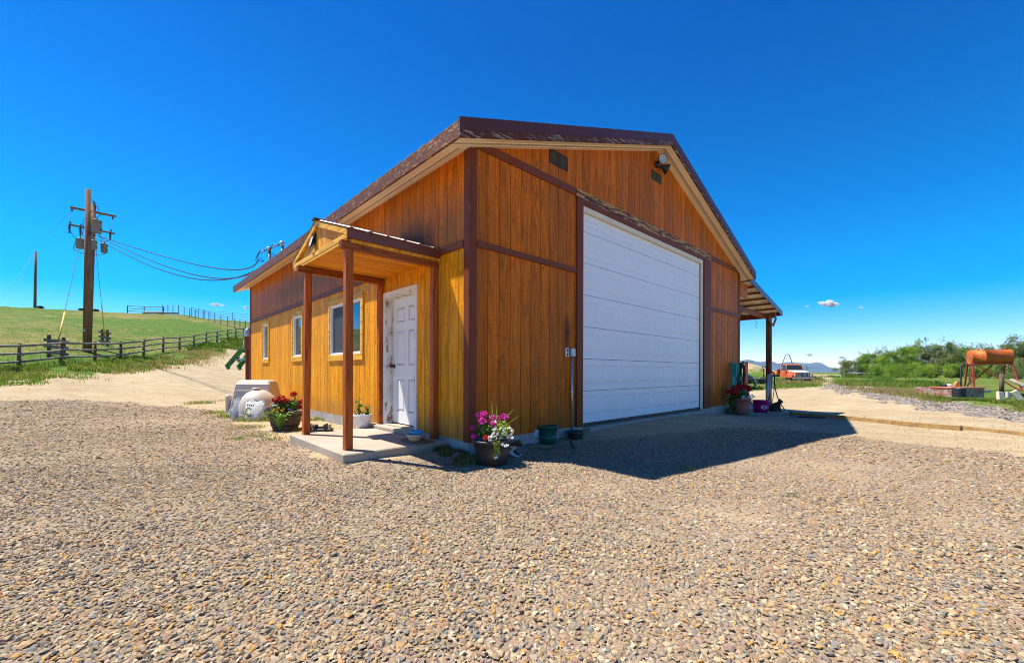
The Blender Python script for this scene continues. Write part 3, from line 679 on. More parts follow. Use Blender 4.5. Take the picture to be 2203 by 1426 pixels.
pl = MB(); pl.arr([(XF+.034,1.89,2.85),(XF+.034,1.80,2.85),(XF+.034,1.80,2.97),(XF+.034,1.89,2.97),(XF-.03,1.90,2.77),(XF-.03,1.79,2.77),(XF+.01,1.79,2.95),(XF+.01,1.90,2.95)], [(4,5,6,7),(0,4,7,3),(5,1,2,6),(7,6,2,3),(0,1,5,4)])
lp = pl.build('porch_lamp', plain('dark_bronze', (.035,.03,.025), .4, .4), po)
b = MB(); b.arr([(XF-.033,1.89,2.79),(XF-.033,1.80,2.79),(XF-.0,1.80,2.92),(XF-.0,1.89,2.92)], [(0,1,2,3)]); b.build('lamp_lens', plain('frosted_lens', (.6,.62,.58), .2), lp, M=Matrix.Translation((-.006,0,0)))
# ---- main roof
rf = empty('roof', (0,0,0)); rf.parent = shop
OE, OR_, OB = .37, .30, .62
zr = lambda s: 5.842-SL*abs(s-W/2)+.02*0                # top of roof boards
for s_ in (-1, 1):
    e = W/2+s_*(W/2+OE+.03); V = []; nn = 130
    b = MB()
    for i in range(nn+1):
        y = -OR_-.02+(L+OR_+OB+.04)*i/nn; ph = (y*3.28) % 1; w_ = .02 if abs(ph-.5) < .09 else 0
        V += [(e, y, zr(e)+.012+w_), (W/2, y, zr(W/2)+.012+w_), (e, y, zr(e)+.004), (W/2, y, zr(W/2)+.004)]
    Fq = []
    for i in range(nn): Fq += [(4*i,4*i+4,4*i+5,4*i+1) if s_ < 0 else (4*i+1,4*i+5,4*i+4,4*i),(4*i,4*i+2,4*i+6,4*i+4)]
    b.arr(V, Fq); b.build('roof_sheet', plain('green_gray_roof_steel', (.20,.22,.15), .4, .4, .1, 2, .03), rf)
    # decking below the sheet
    b = MB(); f_ = [(e-s_*.03, -OR_, 0), (W/2, -OR_, 0), (W/2, L+OB, 0), (e-s_*.03, L+OB, 0)]
    b.arr([(x_, y_, zr(x_)-.001) for x_, y_, _ in f_]+[(x_, y_, zr(x_)-.05) for x_, y_, _ in f_], [(0,1,2,3),(7,6,5,4)]); b.build('roof_deck', M_BACKING, rf)
# eave fascia (left, right)
for s_, x in ((-1, -OE), (1, W+OE)):
    b = MB(); x1 = x+s_*.03; b.bb(min(x,x1),max(x,x1),-OR_,L+OB,zr(x)-.20,zr(x)-.004); b.build('eave_fascia', M_FASCIA, rf)
# rake fascia: painted metal strip over a peeling board
def slopeboard(name, mat, y0, y1, zt_, zb_, s0, s1, par=rf, M=None):
    b = MB(); V = [(s0,y0,zr(s0)+zb_),(s1,y0,zr(s1)+zb_),(s1,y0,zr(s1)+zt_),(s0,y0,zr(s0)+zt_),(s0,y1,zr(s0)+zb_),(s1,y1,zr(s1)+zb_),(s1,y1,zr(s1)+zt_),(s0,y1,zr(s0)+zt_)]
    b.arr(V, [(0,1,2,3),(5,4,7,6),(4,5,1,0),(3,2,6,7),(0,3,7,4),(1,5,6,2)]); return b.build(name, mat, par)
for y0, y1 in ((-OR_-.03,-OR_), (L+OB,L+OB+.03)):
    yy = (y0-.008, y0) if y0 < 0 else (y1, y1+.008)
    for a_, c_ in ((-OE-.03, W/2), (W/2, W+OE+.03)):
        slopeboard('rake_fascia', M_FASCIA2, y0, y1, -.006, -.198, a_+.001, c_-.001)
        slopeboard('rake_flashing', M_RAKE, yy[0], yy[1], .034, -.115, a_-.002, c_)
        slopeboard('rake_flashing_lip', M_RAKE, yy[0]+.001, y1-.001, .033, .028, a_-.002, c_)
# soffits: rakes follow the slope, with ribs
def sof(name, quad, mat): b = MB(); b.arr(quad, [(0,1,2,3),(3,2,1,0)]); return b.build(name, mat, rf)
zs_ = lambda s: zr(s)-.195
for a_, c_ in ((-OE, W/2), (W/2, W+OE)):
    for (ya_, yb_, mt, dz) in ((-.10,-.0,M_SOFFIT,0),(-.19,-.10,M_SOFFV,.004),(-OR_,-.19,M_SOFFIT,0)):
        sof('rake_soffit', [(a_,ya_,zs_(a_)+dz),(c_,ya_,zs_(c_)+dz),(c_,yb_,zs_(c_)+dz),(a_,yb_,zs_(a_)+dz)], mt)
    for y in (-.10, -.19): 
        b = MB(); b.beam((a_,y,zs_(a_)-.002),(c_,y,zs_(c_)-.002),.008,.01); b.build('soffit_rib', M_SOFFIT, rf)
    for y in (L+OB,):
        sof('rake_soffit', [(a_,L,zs_(a_)),(c_,L,zs_(c_)),(c_,y,zs_(c_)),(a_,y,zs_(a_))], M_SOFFIT)
for sg, xw in ((-1, 0.), (1, W)):
    for (d0, d1, mt, dz) in ((0,.12,M_SOFFIT,0),(.12,.22,M_SOFFV,.004),(.22,OE,M_SOFFIT,0)):
        xa, xb = xw+sg*d0, xw+sg*d1
        sof('eave_soffit', [(xa,0,zs_(xa)+dz),(xa,L,zs_(xa)+dz),(xb,L,zs_(xb)+dz),(xb,0,zs_(xb)+dz)], mt)
    for d in (.12,.22):
        b = MB(); x_ = xw+sg*d; b.beam((x_,0,zs_(x_)-.002),(x_,L,zs_(x_)-.002),.008,.01); b.build('soffit_rib', M_SOFFIT, rf)
# ---- service masts with weatherheads
masts = []
for (u, v, y) in ((580, 532, 9.6), (608, 520, 8.45)):
    P0 = L2W(.25, y, 4.1); p = Vector((ray(u, v)[0]*P0.y, P0.y, H-ray(u, v)[1]*P0.y)); q = BMI @ p
    wh = empty('service_mast', (0,0,0)); wh.parent = shop
    b = MB(); b.tube([(q.x,q.y,3.9),(q.x,q.y,q.z-.1)], .038, 12); b.build('mast_pipe', M_GALV, wh, True)
    b = MB(); b.ball((q.x-.02,q.y,q.z-.06), (.075,.065,.07), 12, 8); b.build('weatherhead', M_GALV, wh, True)
    b = MB()
    for k_ in range(3):
        dy = .1+.08*k_; b.tube([(q.x-.06,q.y,q.z-.1),(q.x-.22,q.y+dy,q.z-.10-.04*k_),(q.x-.30,q.y+dy*1.5,q.z-.28-.05*k_),(q.x-.12,q.y+dy*.8,q.z-.42)], .009, 6)
    b.build('drip_loop', M_BLACK, wh, True); masts.append((p, q))
# ---- lean-to on the far side
lt = empty('lean_to', (0,0,0)); lt.parent = shop
LX0, LX1, LZ0, LZ1 = W+.035, 13.45, 3.90, 3.17; lz = lambda x: LZ0+(LZ1-LZ0)*(x-LX0)/(LX1-LX0)
Y0L, Y1L = -.20, 11.8
b = MB(); V = []; nn = 150
for i in range(nn+1):
    y = Y0L+(Y1L-Y0L)*i/nn; ph = (y*3.28) % 1; w_ = .02 if abs(ph-.5) < .12 else 0
    V += [(LX0, y, lz(LX0)+w_), (LX1, y, lz(LX1)+w_)]
b.arr(V, [(2*i,2*i+2,2*i+3,2*i+1) for i in range(nn)]); b.arr(np.array(V)-[0,0,.003], [(2*i,2*i+1,2*i+3,2*i+2) for i in range(nn)])
b.build('lean_to_sheet', plain('cream_tin_underside', (.82,.74,.56), .5, .1, .06, 3, .03), lt)
for i in range(6):
    x = LX0+.45+i*.55; b = MB(); b.bb(x-.03,x+.03,Y0L+.02,Y1L-.02,lz(x)-.055,lz(x)-.006); b.build('purlin', M_BEAM, lt)
for y in (1.1, 3.6, 6.1, 8.6, 11.3):
    b = MB(); b.beam((LX0,y,lz(LX0)-.16),(LX1-.12,y,lz(LX1-.12)-.16),.05,.2); b.build('rafter', M_POST, lt)
b = MB(); b.arr([(LX0+.3,Y0L-.01,lz(LX0+.3)+.03),(LX1+.02,Y0L-.01,lz(LX1+.02)+.03),(LX1+.02,Y0L-.01,lz(LX1+.02)-.13),(LX0+.3,Y0L-.01,lz(LX0+.3)-.13),(LX0+.3,Y0L+.01,lz(LX0+.3)+.03),(LX1+.02,Y0L+.01,lz(LX1+.02)+.03),(LX1+.02,Y0L+.01,lz(LX1+.02)-.13),(LX0+.3,Y0L+.01,lz(LX0+.3)-.13)], [(3,2,1,0),(4,5,6,7),(0,1,5,4),(2,3,7,6),(1,2,6,5),(0,4,7,3)])
b.bb(LX1,LX1+.02,Y0L,Y1L,lz(LX1)-.13,lz(LX1)+.03); b.build('lean_to_trim', plain('blue_gray_flashing', (.10,.075,.12), .35, .2, .08, 3, .03), lt)
b = MB(); b.bb(LX0,LX0+.62,-.035,.0,3.28,3.68); b.build('gable_board', M_SIDING, lt)
PXL = 12.86
for y in (.05, 3.9, 7.8, 11.5):
    gx = L2W(PXL, y); g0 = gz(gx.x, gx.y)
    b = MB(); b.bb(PXL-.075,PXL+.075,y-.075,y+.075,g0-.3,lz(PXL)-.37); b.build('post', wood('treated_post', (.20,.12,.06), (.10,.06,.035), 'Z', .1, .7), lt, bevel=.006)
b = MB(); b.bb(PXL-.04,PXL+.04,Y0L+.05,Y1L-.1,lz(PXL)-.37,lz(PXL)-.20); b.build('eave_beam', M_BEAM, lt)
b = MB(); b.bb(LX0,PXL+.45,.135,.185,lz(PXL)-.37,lz(PXL)-.22); b.build('tie_beam', M_BEAM, lt)
for sg in (-1, 1):
    b = MB(); b.beam((PXL+sg*.07,-.06,lz(PXL)-.62),(PXL+sg*.42,-.06,lz(PXL)-.34),.04,.07); b.build('brace', M_POST, lt)

# ================================================================== GRAVEL, TUFTS
def stone_mat():
    m, nt, b, _ = newmat('gravel_stone'); t = attr(nt)
    c = ramp(nt, t, [(0.,(0.237,0.182,0.109)),(.10,(0.330,0.242,0.135)),(.24,(0.278,0.226,0.161)),(.36,(0.422,0.319,0.177)),(.48,(0.206,0.176,0.135)),(.56,(0.391,0.264,0.135)),(.65,(0.170,0.171,0.161)),(.74,(0.474,0.396,0.260)),(.82,(0.309,0.165,0.088)),(.88,(0.474,0.253,0.062)),(.945,(0.247,0.154,0.125))], 'CONSTANT')
    c = mix(nt, ramp(nt, noise(nt, None, 60, 4, .6), [(.35,.0),(.65,.22)]), c, (.28,.215,.14))
    nt.links.new(c, b.inputs['Base Color']); b.inputs['Roughness'].default_value = .85; b.inputs['Specular IOR Level'].default_value = .25
    return m
def proto_verts(k, low=False):
    if low: P = np.array([(1,0,0),(-1,0,0),(0,1,0),(0,-1,0),(0,0,1),(0,0,-1)], float); Fc = np.array([(0,2,4),(2,1,4),(1,3,4),(3,0,4),(2,0,5),(1,2,5),(3,1,5),(0,3,5)])
    else:
        p = (1+5**.5)/2
        P = np.array([(-1,p,0),(1,p,0),(-1,-p,0),(1,-p,0),(0,-1,p),(0,1,p),(0,-1,-p),(0,1,-p),(p,0,-1),(p,0,1),(-p,0,-1),(-p,0,1)], float)/1.9
        Fc = np.array([(0,11,5),(0,5,1),(0,1,7),(0,7,10),(0,10,11),(1,5,9),(5,11,4),(11,10,2),(10,7,6),(7,1,8),(3,9,4),(3,4,2),(3,2,6),(3,6,8),(3,8,9),(4,9,5),(2,4,11),(6,2,10),(8,6,7),(9,8,1)])
    r = np.random.default_rng(k); P = P*(1+r.uniform(-.33,.30,(len(P),1)))*r.uniform(.7,1.25,(1,3)); P[:,2] *= r.uniform(.28,.6)
    return P, Fc
def scatter_stones(name, X, Y, size, low, mat, dz=0., sink=.25, tr=(0,1)):
    n = len(X); Z = terrain(X, Y)+dz; K = 14; b = MB()
    pid = RNG.integers(0, K, n)
    for k in range(K):
        i = np.where(pid == k)[0]
        if len(i) == 0: continue
        P, Fc = proto_verts(k+50*low, low); m = len(i)
        yaw = RNG.uniform(0, 2*PI, m); tx = RNG.normal(0, .30, m); ty = RNG.normal(0, .30, m)
        cz, sz = np.cos(yaw), np.sin(yaw)
        V = P[None]*size[i][:,None,None]
        V = np.stack([V[...,0]*cz[:,None]-V[...,1]*sz[:,None], V[...,0]*sz[:,None]+V[...,1]*cz[:,None], V[...,2]], -1)
        V[...,2] += V[...,0]*tx[:,None]+V[...,1]*ty[:,None]
        V += np.stack([X[i], Y[i], Z[i]+size[i]*sink], -1)[:,None,:]
        Fq = (Fc[None]+(np.arange(m)*len(P))[:,None,None]).reshape(-1,3)
        b.arr(V.reshape(-1,3), Fq, np.repeat(RNG.uniform(tr[0],tr[1],m), len(Fc)))
    return b.build(name, mat)
GRN, STN, _, _ = (None,)*4
def in_building(X, Y):
    c, s_ = math.cos(PHI), math.sin(PHI); dx, dy = X-CX, Y-CY; lx = dx*c+dy*s_; ly = -dx*s_+dy*c
    return ((lx > 0) & (lx < W) & (ly > 0) & (ly < L)) | ((lx > -1.4) & (lx < 0) & (ly > .45) & (ly < 2.46)) | ((lx > GA) & (lx < GB) & (ly > -.16) & (ly < .4)), lx, ly
def fan(y0, y1, dens, half=1.42):
    A = half*(y1**2-y0**2); n = int(A*dens)
    Y = np.sqrt(RNG.uniform(y0**2, y1**2, n)); X = RNG.uniform(-half, half, n)*Y; return X, Y
SM = stone_mat()
XX, YY, SS, LO = [], [], [], []
for y0, y1, dens, s0, s1, low in ((1.15,2.6,3500,.005,.019,0),(2.6,4.6,2200,.006,.018,0),(4.6,7.5,950,.009,.023,1),(7.5,11.5,400,.013,.028,1),(11.5,16.5,120,.018,.036,1)):
    X, Y = fan(y0, y1, dens); gr, st, gs, hl = zones(X, Y); gr = np.mean([gr]+[zones(X+.5*math.cos(q_), Y+.5*math.sin(q_))[0] for q_ in np.arange(0,6.2,1.25)], 0)
    shade_zone = np.exp(-(((X-2.2)/2.6)**2+((Y-6.2)/1.4)**2))                 # driven-over dirt in front of the door keeps few stones
    worn = np.clip(.1+.32*lump(X, Y, .8, 5)+.25*lump(X, Y, .27, 1), 0, .72)
    p = gr*(1-.55*shade_zone)*(1-worn)+(1-gr)*np.where(Y < 12, .22, .10)*(gs < .5)
    inb, lx, ly = in_building(X, Y)
    near_wall = np.where((ly < 0) & (ly > -1.3) & (lx > .9) & (lx < 10), .6, 1.) 
    keep = (RNG.uniform(0, 1, len(X)) < p*near_wall) & ~inb
    X, Y = X[keep], Y[keep]; s_ = s0+(s1-s0)*RNG.beta(1.5, 3.2, len(X)); s_ = np.where(RNG.uniform(0,1,len(X)) < .018, s_*1.45, s_)
    gr2, _, _, _ = zones(X, Y); s_ = s_*(.55+.45*gr2)
    XX.append(X); YY.append(Y); SS.append(s_); LO.append(np.full(len(X), low))
XX, YY, SS, LO = map(np.concatenate, (XX, YY, SS, LO))
for low in (0, 1):
    k = LO == low
    tag(scatter_stones('gravel', XX[k], YY[k], SS[k], bool(low), SM), 'loose tan, gray and orange crushed rock covering the yard', 'gravel', None, 'stuff')
# coarse gravel strip on the right
mn, mx = Z_STRIP.min(0), Z_STRIP.max(0)
X = RNG.uniform(mn[0], mx[0], 150000); Y = RNG.uniform(mn[1], min(mx[1], 40), 150000); gr, st, gs, hl = zones(X, Y); k = (st > .5) & (RNG.uniform(0,1,len(X)) < .8)
stripm = plain('pale_rock', (.29,.245,.20), .9, 0, .25, 2, 0, tint=.35)
tag(scatter_stones('coarse_gravel', X[k], Y[k], RNG.uniform(.014,.042,k.sum()), True, stripm, sink=.2), 'pale coarse rock strip along the grass at the right', 'gravel', None, 'stuff')

M_GRASS = foliage('grass_blade', [(0.,(.07,.15,.01)),(.35,(.16,.26,.018)),(.55,(.25,.31,.035)),(.72,(.36,.30,.08)),(1.,(.50,.36,.17))], .6, .5)
M_DRYG = foliage('dry_weed', [(0.,(.08,.11,.02)),(.3,(.18,.13,.03)),(.6,(.30,.19,.06)),(.8,(.13,.20,.02)),(1.,(.45,.30,.14))], .6, .4)
M_WEED = foliage('green_weed', [(0.,(.025,.07,.006)),(.4,(.07,.17,.012)),(.75,(.14,.27,.02)),(1.,(.26,.34,.04))])
def blades(b, X, Y, h, w, T=None, lean=.35):
    n = len(X); Z = terrain(X, Y); h = h*RNG.uniform(.5,1.2,n); a = RNG.uniform(0,2*PI,n); l = np.abs(RNG.normal(0,lean,n))*h
    dx, dy = np.cos(a)*l, np.sin(a)*l; wx, wy = -np.sin(a)*w/2, np.cos(a)*w/2
    V = np.stack([np.stack([X-wx,Y-wy,Z-.01],-1), np.stack([X+wx,Y+wy,Z-.01],-1), np.stack([X+wx*.7+dx*.45,Y+wy*.7+dy*.45,Z+h*.6],-1), np.stack([X+dx,Y+dy,Z+h],-1)], 1).reshape(-1,3)
    b.arr(V, np.arange(4*n).reshape(n,4), RNG.uniform(0,1,n) if T is None else np.clip(T+RNG.normal(0,.12,n),0,1))
def patch(name, label, blobs, mat, kindname='grass', T=None):
    """blobs: (u,v, radius m, n, height, width)"""
    b = MB()
    for u, v, r, n, h, w_ in blobs:
        p = hit(u, v); rr = r*np.sqrt(RNG.uniform(0,1,n))*RNG.uniform(.4,1,n); a = RNG.uniform(0,2*PI,n)
        X, Y = p.x+rr*np.cos(a)*1.3, p.y+rr*np.sin(a); inb, _, _ = in_building(X, Y); X, Y = X[~inb], Y[~inb]
        if len(X): blades(b, X, Y, h, w_, T)
    return tag(b.build(name, mat), label, kindname, None, 'stuff')
patch('grass_tufts', 'green and yellowing grass tufts growing along the side wall and slab', [(690,893,.30,700,.13,.008),(722,894,.28,500,.15,.008),(650,905,.25,300,.08,.008),(700,903,.35,500,.07,.008),(470,889,.4,350,.08,.01),(500,897,.4,500,.09,.01),(545,905,.4,600,.09,.01),(590,905,.3,300,.08,.01),(430,868,.45,350,.10,.012),(480,862,.5,150,.05,.012),(530,920,.35,250,.05,.008),(560,938,.3,200,.04,.008),(510,945,.2,120,.05,.008),(630,925,.25,250,.06,.008),(590,945,.25,160,.04,.008),(787,915,.12,200,.09,.006),(815,975,.1,60,.07,.006),(1048,1062-70,.1,20,.05,.006),(1485,1012,.06,40,.05,.006),(1700,1068,.05,30,.04,.006),(648,945,.2,150,.05,.008)], M_GRASS)
patch('weeds', 'brown and green trampled weeds under the corner of the foundation', [(945,968,.16,700,.07,.012),(975,978,.16,900,.07,.012),(1000,990,.12,800,.07,.012),(1022,995,.10,400,.08,.012),(985,1000,.10,300,.04,.012)], M_DRYG, 'weeds')
# verge and hill weeds
b = MB()
def along(pts, n, jit, h, w_, T=None):
    P = [hit(u, v) for u, v in pts]; seg = RNG.integers(0, len(P)-1, n); f = RNG.uniform(0,1,n)
    X = np.array([P[i].x+(P[i+1].x-P[i].x)*t for i, t in zip(seg, f)])+RNG.normal(0,jit,n); Y = np.array([P[i].y+(P[i+1].y-P[i].y)*t for i, t in zip(seg, f)])+RNG.normal(0,jit,n)
    k = lump(X, Y, 1.3, 3) > -.25; blades(b, X[k], Y[k], h, w_, T)
along([(-60,815),(60,806),(200,800),(300,790),(345,783),(400,768),(470,752),(530,742)], 12000, .55, .22, .03)
along([(0,800),(100,795),(235,785),(300,780),(345,772)], 6000, .7, .26, .035, .45)
along([(430,752),(480,744),(520,738),(545,737)], 7000, .8, .32, .04, .25)
along([(330,790),(400,772),(450,758)], 4000, .7, .25, .03, .85)
along([(0,830),(60,818),(150,812)], 1600, .6, .12, .03, .35)
tag(b.build('verge_weeds', M_GRASS), 'green weeds and dry grass on the bank below the rail fence', 'weeds', None, 'stuff')
b = MB()
P0_ = []
for rr, n, h in (((25,60),9000,.14),((60,105),3500,.18)):
    th_ = np.radians(RNG.uniform(31, 53, n)); r = RNG.uniform(*rr, n); X, Y = -r*np.sin(th_), r*np.cos(th_); g = zones(X, Y)[3] > .5
    k = g; blades(b, X[k], Y[k], h*.7, .035, .42+.0*X[k])
tag(b.build('hillside_grass', M_GRASS), 'patchy green pasture grass across the hillside', 'grass', None, 'stuff')
# right-hand rough grass
b = MB()
along([(1600,838),(1650,834),(1700,831),(1745,829)], 4000, .5, .22, .04, .45)
along([(1640,818),(1690,826),(1740,824),(1752,822)], 5000, .9, .35, .05, .75)
along([(1742,822),(1752,818)], 900, .4, .6, .05, .15)
along([(1800,822),(1850,828),(1900,832),(1930,832)], 8000, .8, .38, .05, .5)
along([(1860,836),(1920,844),(1990,852)], 7000, .6, .2, .04, .85)
along([(1900,826),(1950,830),(1975,832)], 5000, .8, .5, .06, .25)
along([(1985,850),(2060,860),(2140,868),(2230,885)], 9000, .5, .13, .03, .6)
along([(1800,812),(1850,812),(1900,815)], 5000, 1.6, .5, .08, .3)
along([(2000,862-8),(2090,868),(2203,882)], 4000, .4, .10, .03, .6)
along([(1600,822),(1620,825),(1640,822)], 2500, .7, .6, .05, .2)
tag(b.build('roadside_grass', M_GRASS), 'tall green and straw-coloured grass beside the dirt road', 'grass', None, 'stuff')

# ================================================================== FENCES
fe = empty('rail_fence', tuple(hit(*FENCE[2][:2])), 0, 'weathered three-rail wooden fence climbing beside the dirt track', 'fence')
fo = fe.location
base = [atY(u, v, Y) for u, v, Y in FENCE]; pts = []
d0 = (base[0]-base[2]).normalized()
pts = [base[0]+d0*2.6]+base; 
for p in pts: p.z = gz(p.x, p.y)
for p in pts:
    b = MB(); ph = RNG.uniform(-.03,.03); b.tube([(p.x-fo[0],p.y-fo[1],p.z-.15-fo[2]),(p.x-fo[0]+ph*.5,p.y-fo[1],p.z+1.16+ph-fo[2])], [.075,.062], 8, random.random()); b.build('fence_post', M_GRAYPOST, fe, True)
for i in range(len(pts)-1):
    p, q = pts[i], pts[i+1]; dd = (q-p).normalized()*.15; n_ = Vector((dd.y,-dd.x,0)).normalized()*.07
    for zz_ in (.34,.70,1.05):
        j1, j2 = RNG.uniform(-.02,.02,2); b = MB(); b.tube([p-dd-fo+n_+Vector((0,0,zz_+j1)), q+dd-fo+n_+Vector((0,0,zz_+j2))], [.055,.048], 7, random.random()); b.build('rail', M_GRAYWOOD, fe, True)
# guards round the guy-wire anchors
def guard(u0, u1, v, Yd, hh, nb, label):
    a, c = atY(u0, v, Yd), atY(u1, v, Yd); a.z = gz(a.x, a.y); c.z = gz(c.x, c.y); o = (a+c)/2
    g = empty('wooden_guard', tuple(o), 0, label, 'wooden guard', 'wooden guards round the guy anchors'); dep = Vector((o.x/o.y*.6,.6,0))
    for p in (a, c, a+dep, c+dep):
        b = MB(); q = p-o; zb = gz(p.x, p.y)-o.z; b.bb(q.x-.055,q.x+.055,q.y-.055,q.y+.055,zb-.15,zb+hh*(.93+.12*random.random()),random.random()); b.build('post', M_GRAYPOST, g)
    for p, q, s_ in ((a, c, -.075), (a+dep, c+dep, .075)):
        for i in range(nb):
            z = hh*(.25+.6*i/max(1, nb-1)); b = MB(); e = (q-p).normalized()*.2
            b.beam(p-o-e+Vector((0,s_,z)), q-o+e+Vector((0,s_,z+.02)), .03, .14, random.random()); b.build('board', M_GRAYWOOD, g)
    return o
A1 = guard(105, 137, 776, 22.6, 1.12, 3, 'weathered wooden guard box just behind the rail fence, left of the utility pole')
A2 = guard(220, 231, 741, 30.5, 1.1, 3, 'small weathered wooden guard on the slope right of the utility pole')

# corral on the hill: pipe panels
M_PIPE = plain('gray_green_pipe', (.11,.14,.13), .5, .3, .2, 3, 0); M_TEAL = plain('teal_pipe', (.10,.24,.24), .45, .3, .15, 3, 0)
def pipe_fence(name, label, P, hh, rails, mat, rad=.035, rr=.022, step=2.2):
    o = P[0]; g = empty(name, tuple(o), 0, label, 'fence', 'corral fences on the hill'); pts = []
    for p, q in zip(P[:-1], P[1:]):
        n = max(1, round((q-p).xy.length/step)); pts += [p.lerp(q, i/n) for i in range(n)]
    pts.append(P[-1])
    for p in pts: p.z = gz(p.x, p.y)
    for p in pts:
        b = MB(); b.tube([p-o-Vector((0,0,.1)), p-o+Vector((0,0,hh))], rad, 6); b.build('post', mat, g)
    for p, q in zip(pts[:-1], pts[1:]):
        for k in range(rails):
            z = hh*(k+1)/rails-.04; b = MB(); b.tube([p-o+Vector((0,0,z)), q-o+Vector((0,0,z))], rr, 5); b.build('rail', mat, g)
    return g
def onhill(u, Y): 
    k, m = ray(u, 700); return Vector((k*Y, Y, gz(k*Y, Y)))
pipe_fence('corral_fence', 'dark pipe fence running down the right end of the hill', [onhill(396,75),onhill(420,73.5),onhill(437,72),onhill(475,68),onhill(505,65.5),onhill(540,61.5)], 1.55, 5, M_PIPE, .05, .024)
pipe_fence('corral_fence', 'teal pipe corral panels along the crest meeting the far corner of the workshop', [onhill(412,78),onhill(452,88),onhill(500,92),onhill(548,95)], 1.75, 5, M_TEAL, .05, .028, 3.2)
pipe_fence('corral_fence', 'low wooden corral rails on the crest left of the pipe panels', [onhill(274,75),onhill(310,75.5),onhill(352,75.5)], 1.35, 3, M_GRAYPOST, .07, .05, 3.2)
pipe_fence('corral_fence', 'close-set teal and dark panels in the middle of the crest', [onhill(350,75.5),onhill(372,76),onhill(396,76.5)], 1.7, 5, M_TEAL, .055, .028, 1.0)
b = MB(); lp_ = hit(372, 679); b.tube([(-3.2,.1,.35),(0,0,.3),(3.2,-.1,.25)], [.16,.18,.14], 8); lo_ = b.build('fallen_log', M_GRAYWOOD, None, True); lo_.location = onhill(345,74.5); tag(lo_, 'pale log lying on the crest in front of the corral', 'log')
for u, s_, lab in ((87,.45,'small round sagebrush on the crest beside the far power pole'),(176,.5,'dark round bush on the crest just left of the near utility pole'),(206,.5,'low round bush on the crest just right of the near utility pole')):
    p = onhill(u, 75); b = MB(); n = 500; d = RNG.normal(size=(n,3)); d /= np.linalg.norm(d,axis=1)[:,None]; C = d*RNG.uniform(.5,1,(n,1))*[1.1*s_,.9*s_,.55*s_]+[0,0,.35*s_]
    b.leaves(C, .22, .6); o = b.build('hill_bush', foliage('sage_leaf', [(0,(.03,.05,.02)),(.6,(.08,.11,.05)),(1,(.14,.16,.08))])); o.location = p; tag(o, lab, 'bush', 'bushes on the hill crest')

# ================================================================== POWER POLES
M_WIRE = plain('dull_wire', (.16,.17,.18), .8, 0, .1, 3, 0)
def pole_part(b, p, z0, z1, r0, r1, lean=(0,0)): b.tube([(p[0],p[1],z0),(p[0]+lean[0],p[1]+lean[1],z1)], [r0, r1], 14)
def insul(b, p, up=1, s=1.):
    prof = [(0,0),(.03,0),(.03,.05),(.075,.06),(.03,.09),(.085,.10),(.03,.13),(.09,.15),(.04,.18),(.045,.22),(0,.23)]
    b.lathe([(r*s, z*s*up) for r, z in prof], p, 10)
YP = 26.0
pb = atY(188, 757, YP); pb.z = gz(pb.x, pb.y); pt = atY(189.5, 408, YP)
up1 = empty('utility_pole', tuple(pb), 0, 'tall brown timber utility pole in front, bare at its top, behind the rail fence', 'utility pole')
T1 = lambda p: Vector(p)-pb
b = MB(); b.tube([(0,0,-.4),(pt.x-pb.x,0,pt.z-pb.z)], [.225,.128], 16); b.build('pole', M_POLE, up1, True)
b = MB(); q = T1(atY(188,711,YP)); b.bb(-.08,.08,-.235,-.205,q.z-.05,q.z+.05); b.build('pole_tag', M_GALV, up1)
# rear pole with crossarms and transformers
YR2 = 27.9
rb = atY(190.5, 752, YR2); rb.z = gz(rb.x, rb.y); rt = atY(202.5, 441, YR2)
up2 = empty('utility_pole', tuple(rb), 0, 'shorter utility pole behind the tall one, carrying two crossarms and gray transformers', 'utility pole')
T2 = lambda p: Vector(p)-rb
b = MB(); b.tube([(0,0,-.4),tuple(T2(rt))], [.15,.11], 14); b.build('pole', M_POLE, up2, True)
b = MB(); insul(b, tuple(T2(rt)), 1, 1.1); b.build('insulator', M_PORC, up2, True)
a0, a1 = atY(150.5, 446, 26.9), atY(250, 466, 28.9); off = Vector((.0,-.16,0))
b = MB(); b.beam(T2(a0), T2(a1), .10, .14); arm1 = b.build('crossarm', M_ARM, up2, bevel=.01)
c0, c1 = atY(148, 483, 26.9), atY(247, 503, 28.9)
b = MB(); b.beam(T2(c0), T2(c1), .09, .11); arm2 = b.build('crossarm', M_ARM, up2, bevel=.01)
for f in (.3, .7):
    b = MB(); m0 = T2(a0.lerp(a1, f)); m1 = T2(a0.lerp(a1, .5))-Vector((0,0,.45)); b.beam(m0, m1, .03, .03); b.build('arm_brace', M_DARK, up2)
for f in (.04, .92):
    b = MB(); p = T2(a0.lerp(a1, f))-Vector((0,0,.07)); insul(b, tuple(p), -1, .9); b.build('insulator', M_PORC, up2, True)
ins = []
for u, v, Y in ((151.5,484,26.95),(175,489,27.4),(239,501,28.75)):
    p = T2(atY(u, v, Y)); ins.append(p)
    b = MB(); insul(b, tuple(p+Vector((0,-.02,.05))), 1, .8); b.build('insulator', M_PORC, up2, True)
    b = MB(); b.lathe([(0,-.55),(.05,-.55),(.06,-.5),(.03,-.46),(.03,-.42),(.07,-.4),(.03,-.36),(.08,-.33),(.03,-.28),(.07,-.24),(.05,-.1),(.05,0),(0,0)], tuple(p+Vector((.0,-.06,0))), 10); b.build('fuse_cutout', M_DARK, up2, True)
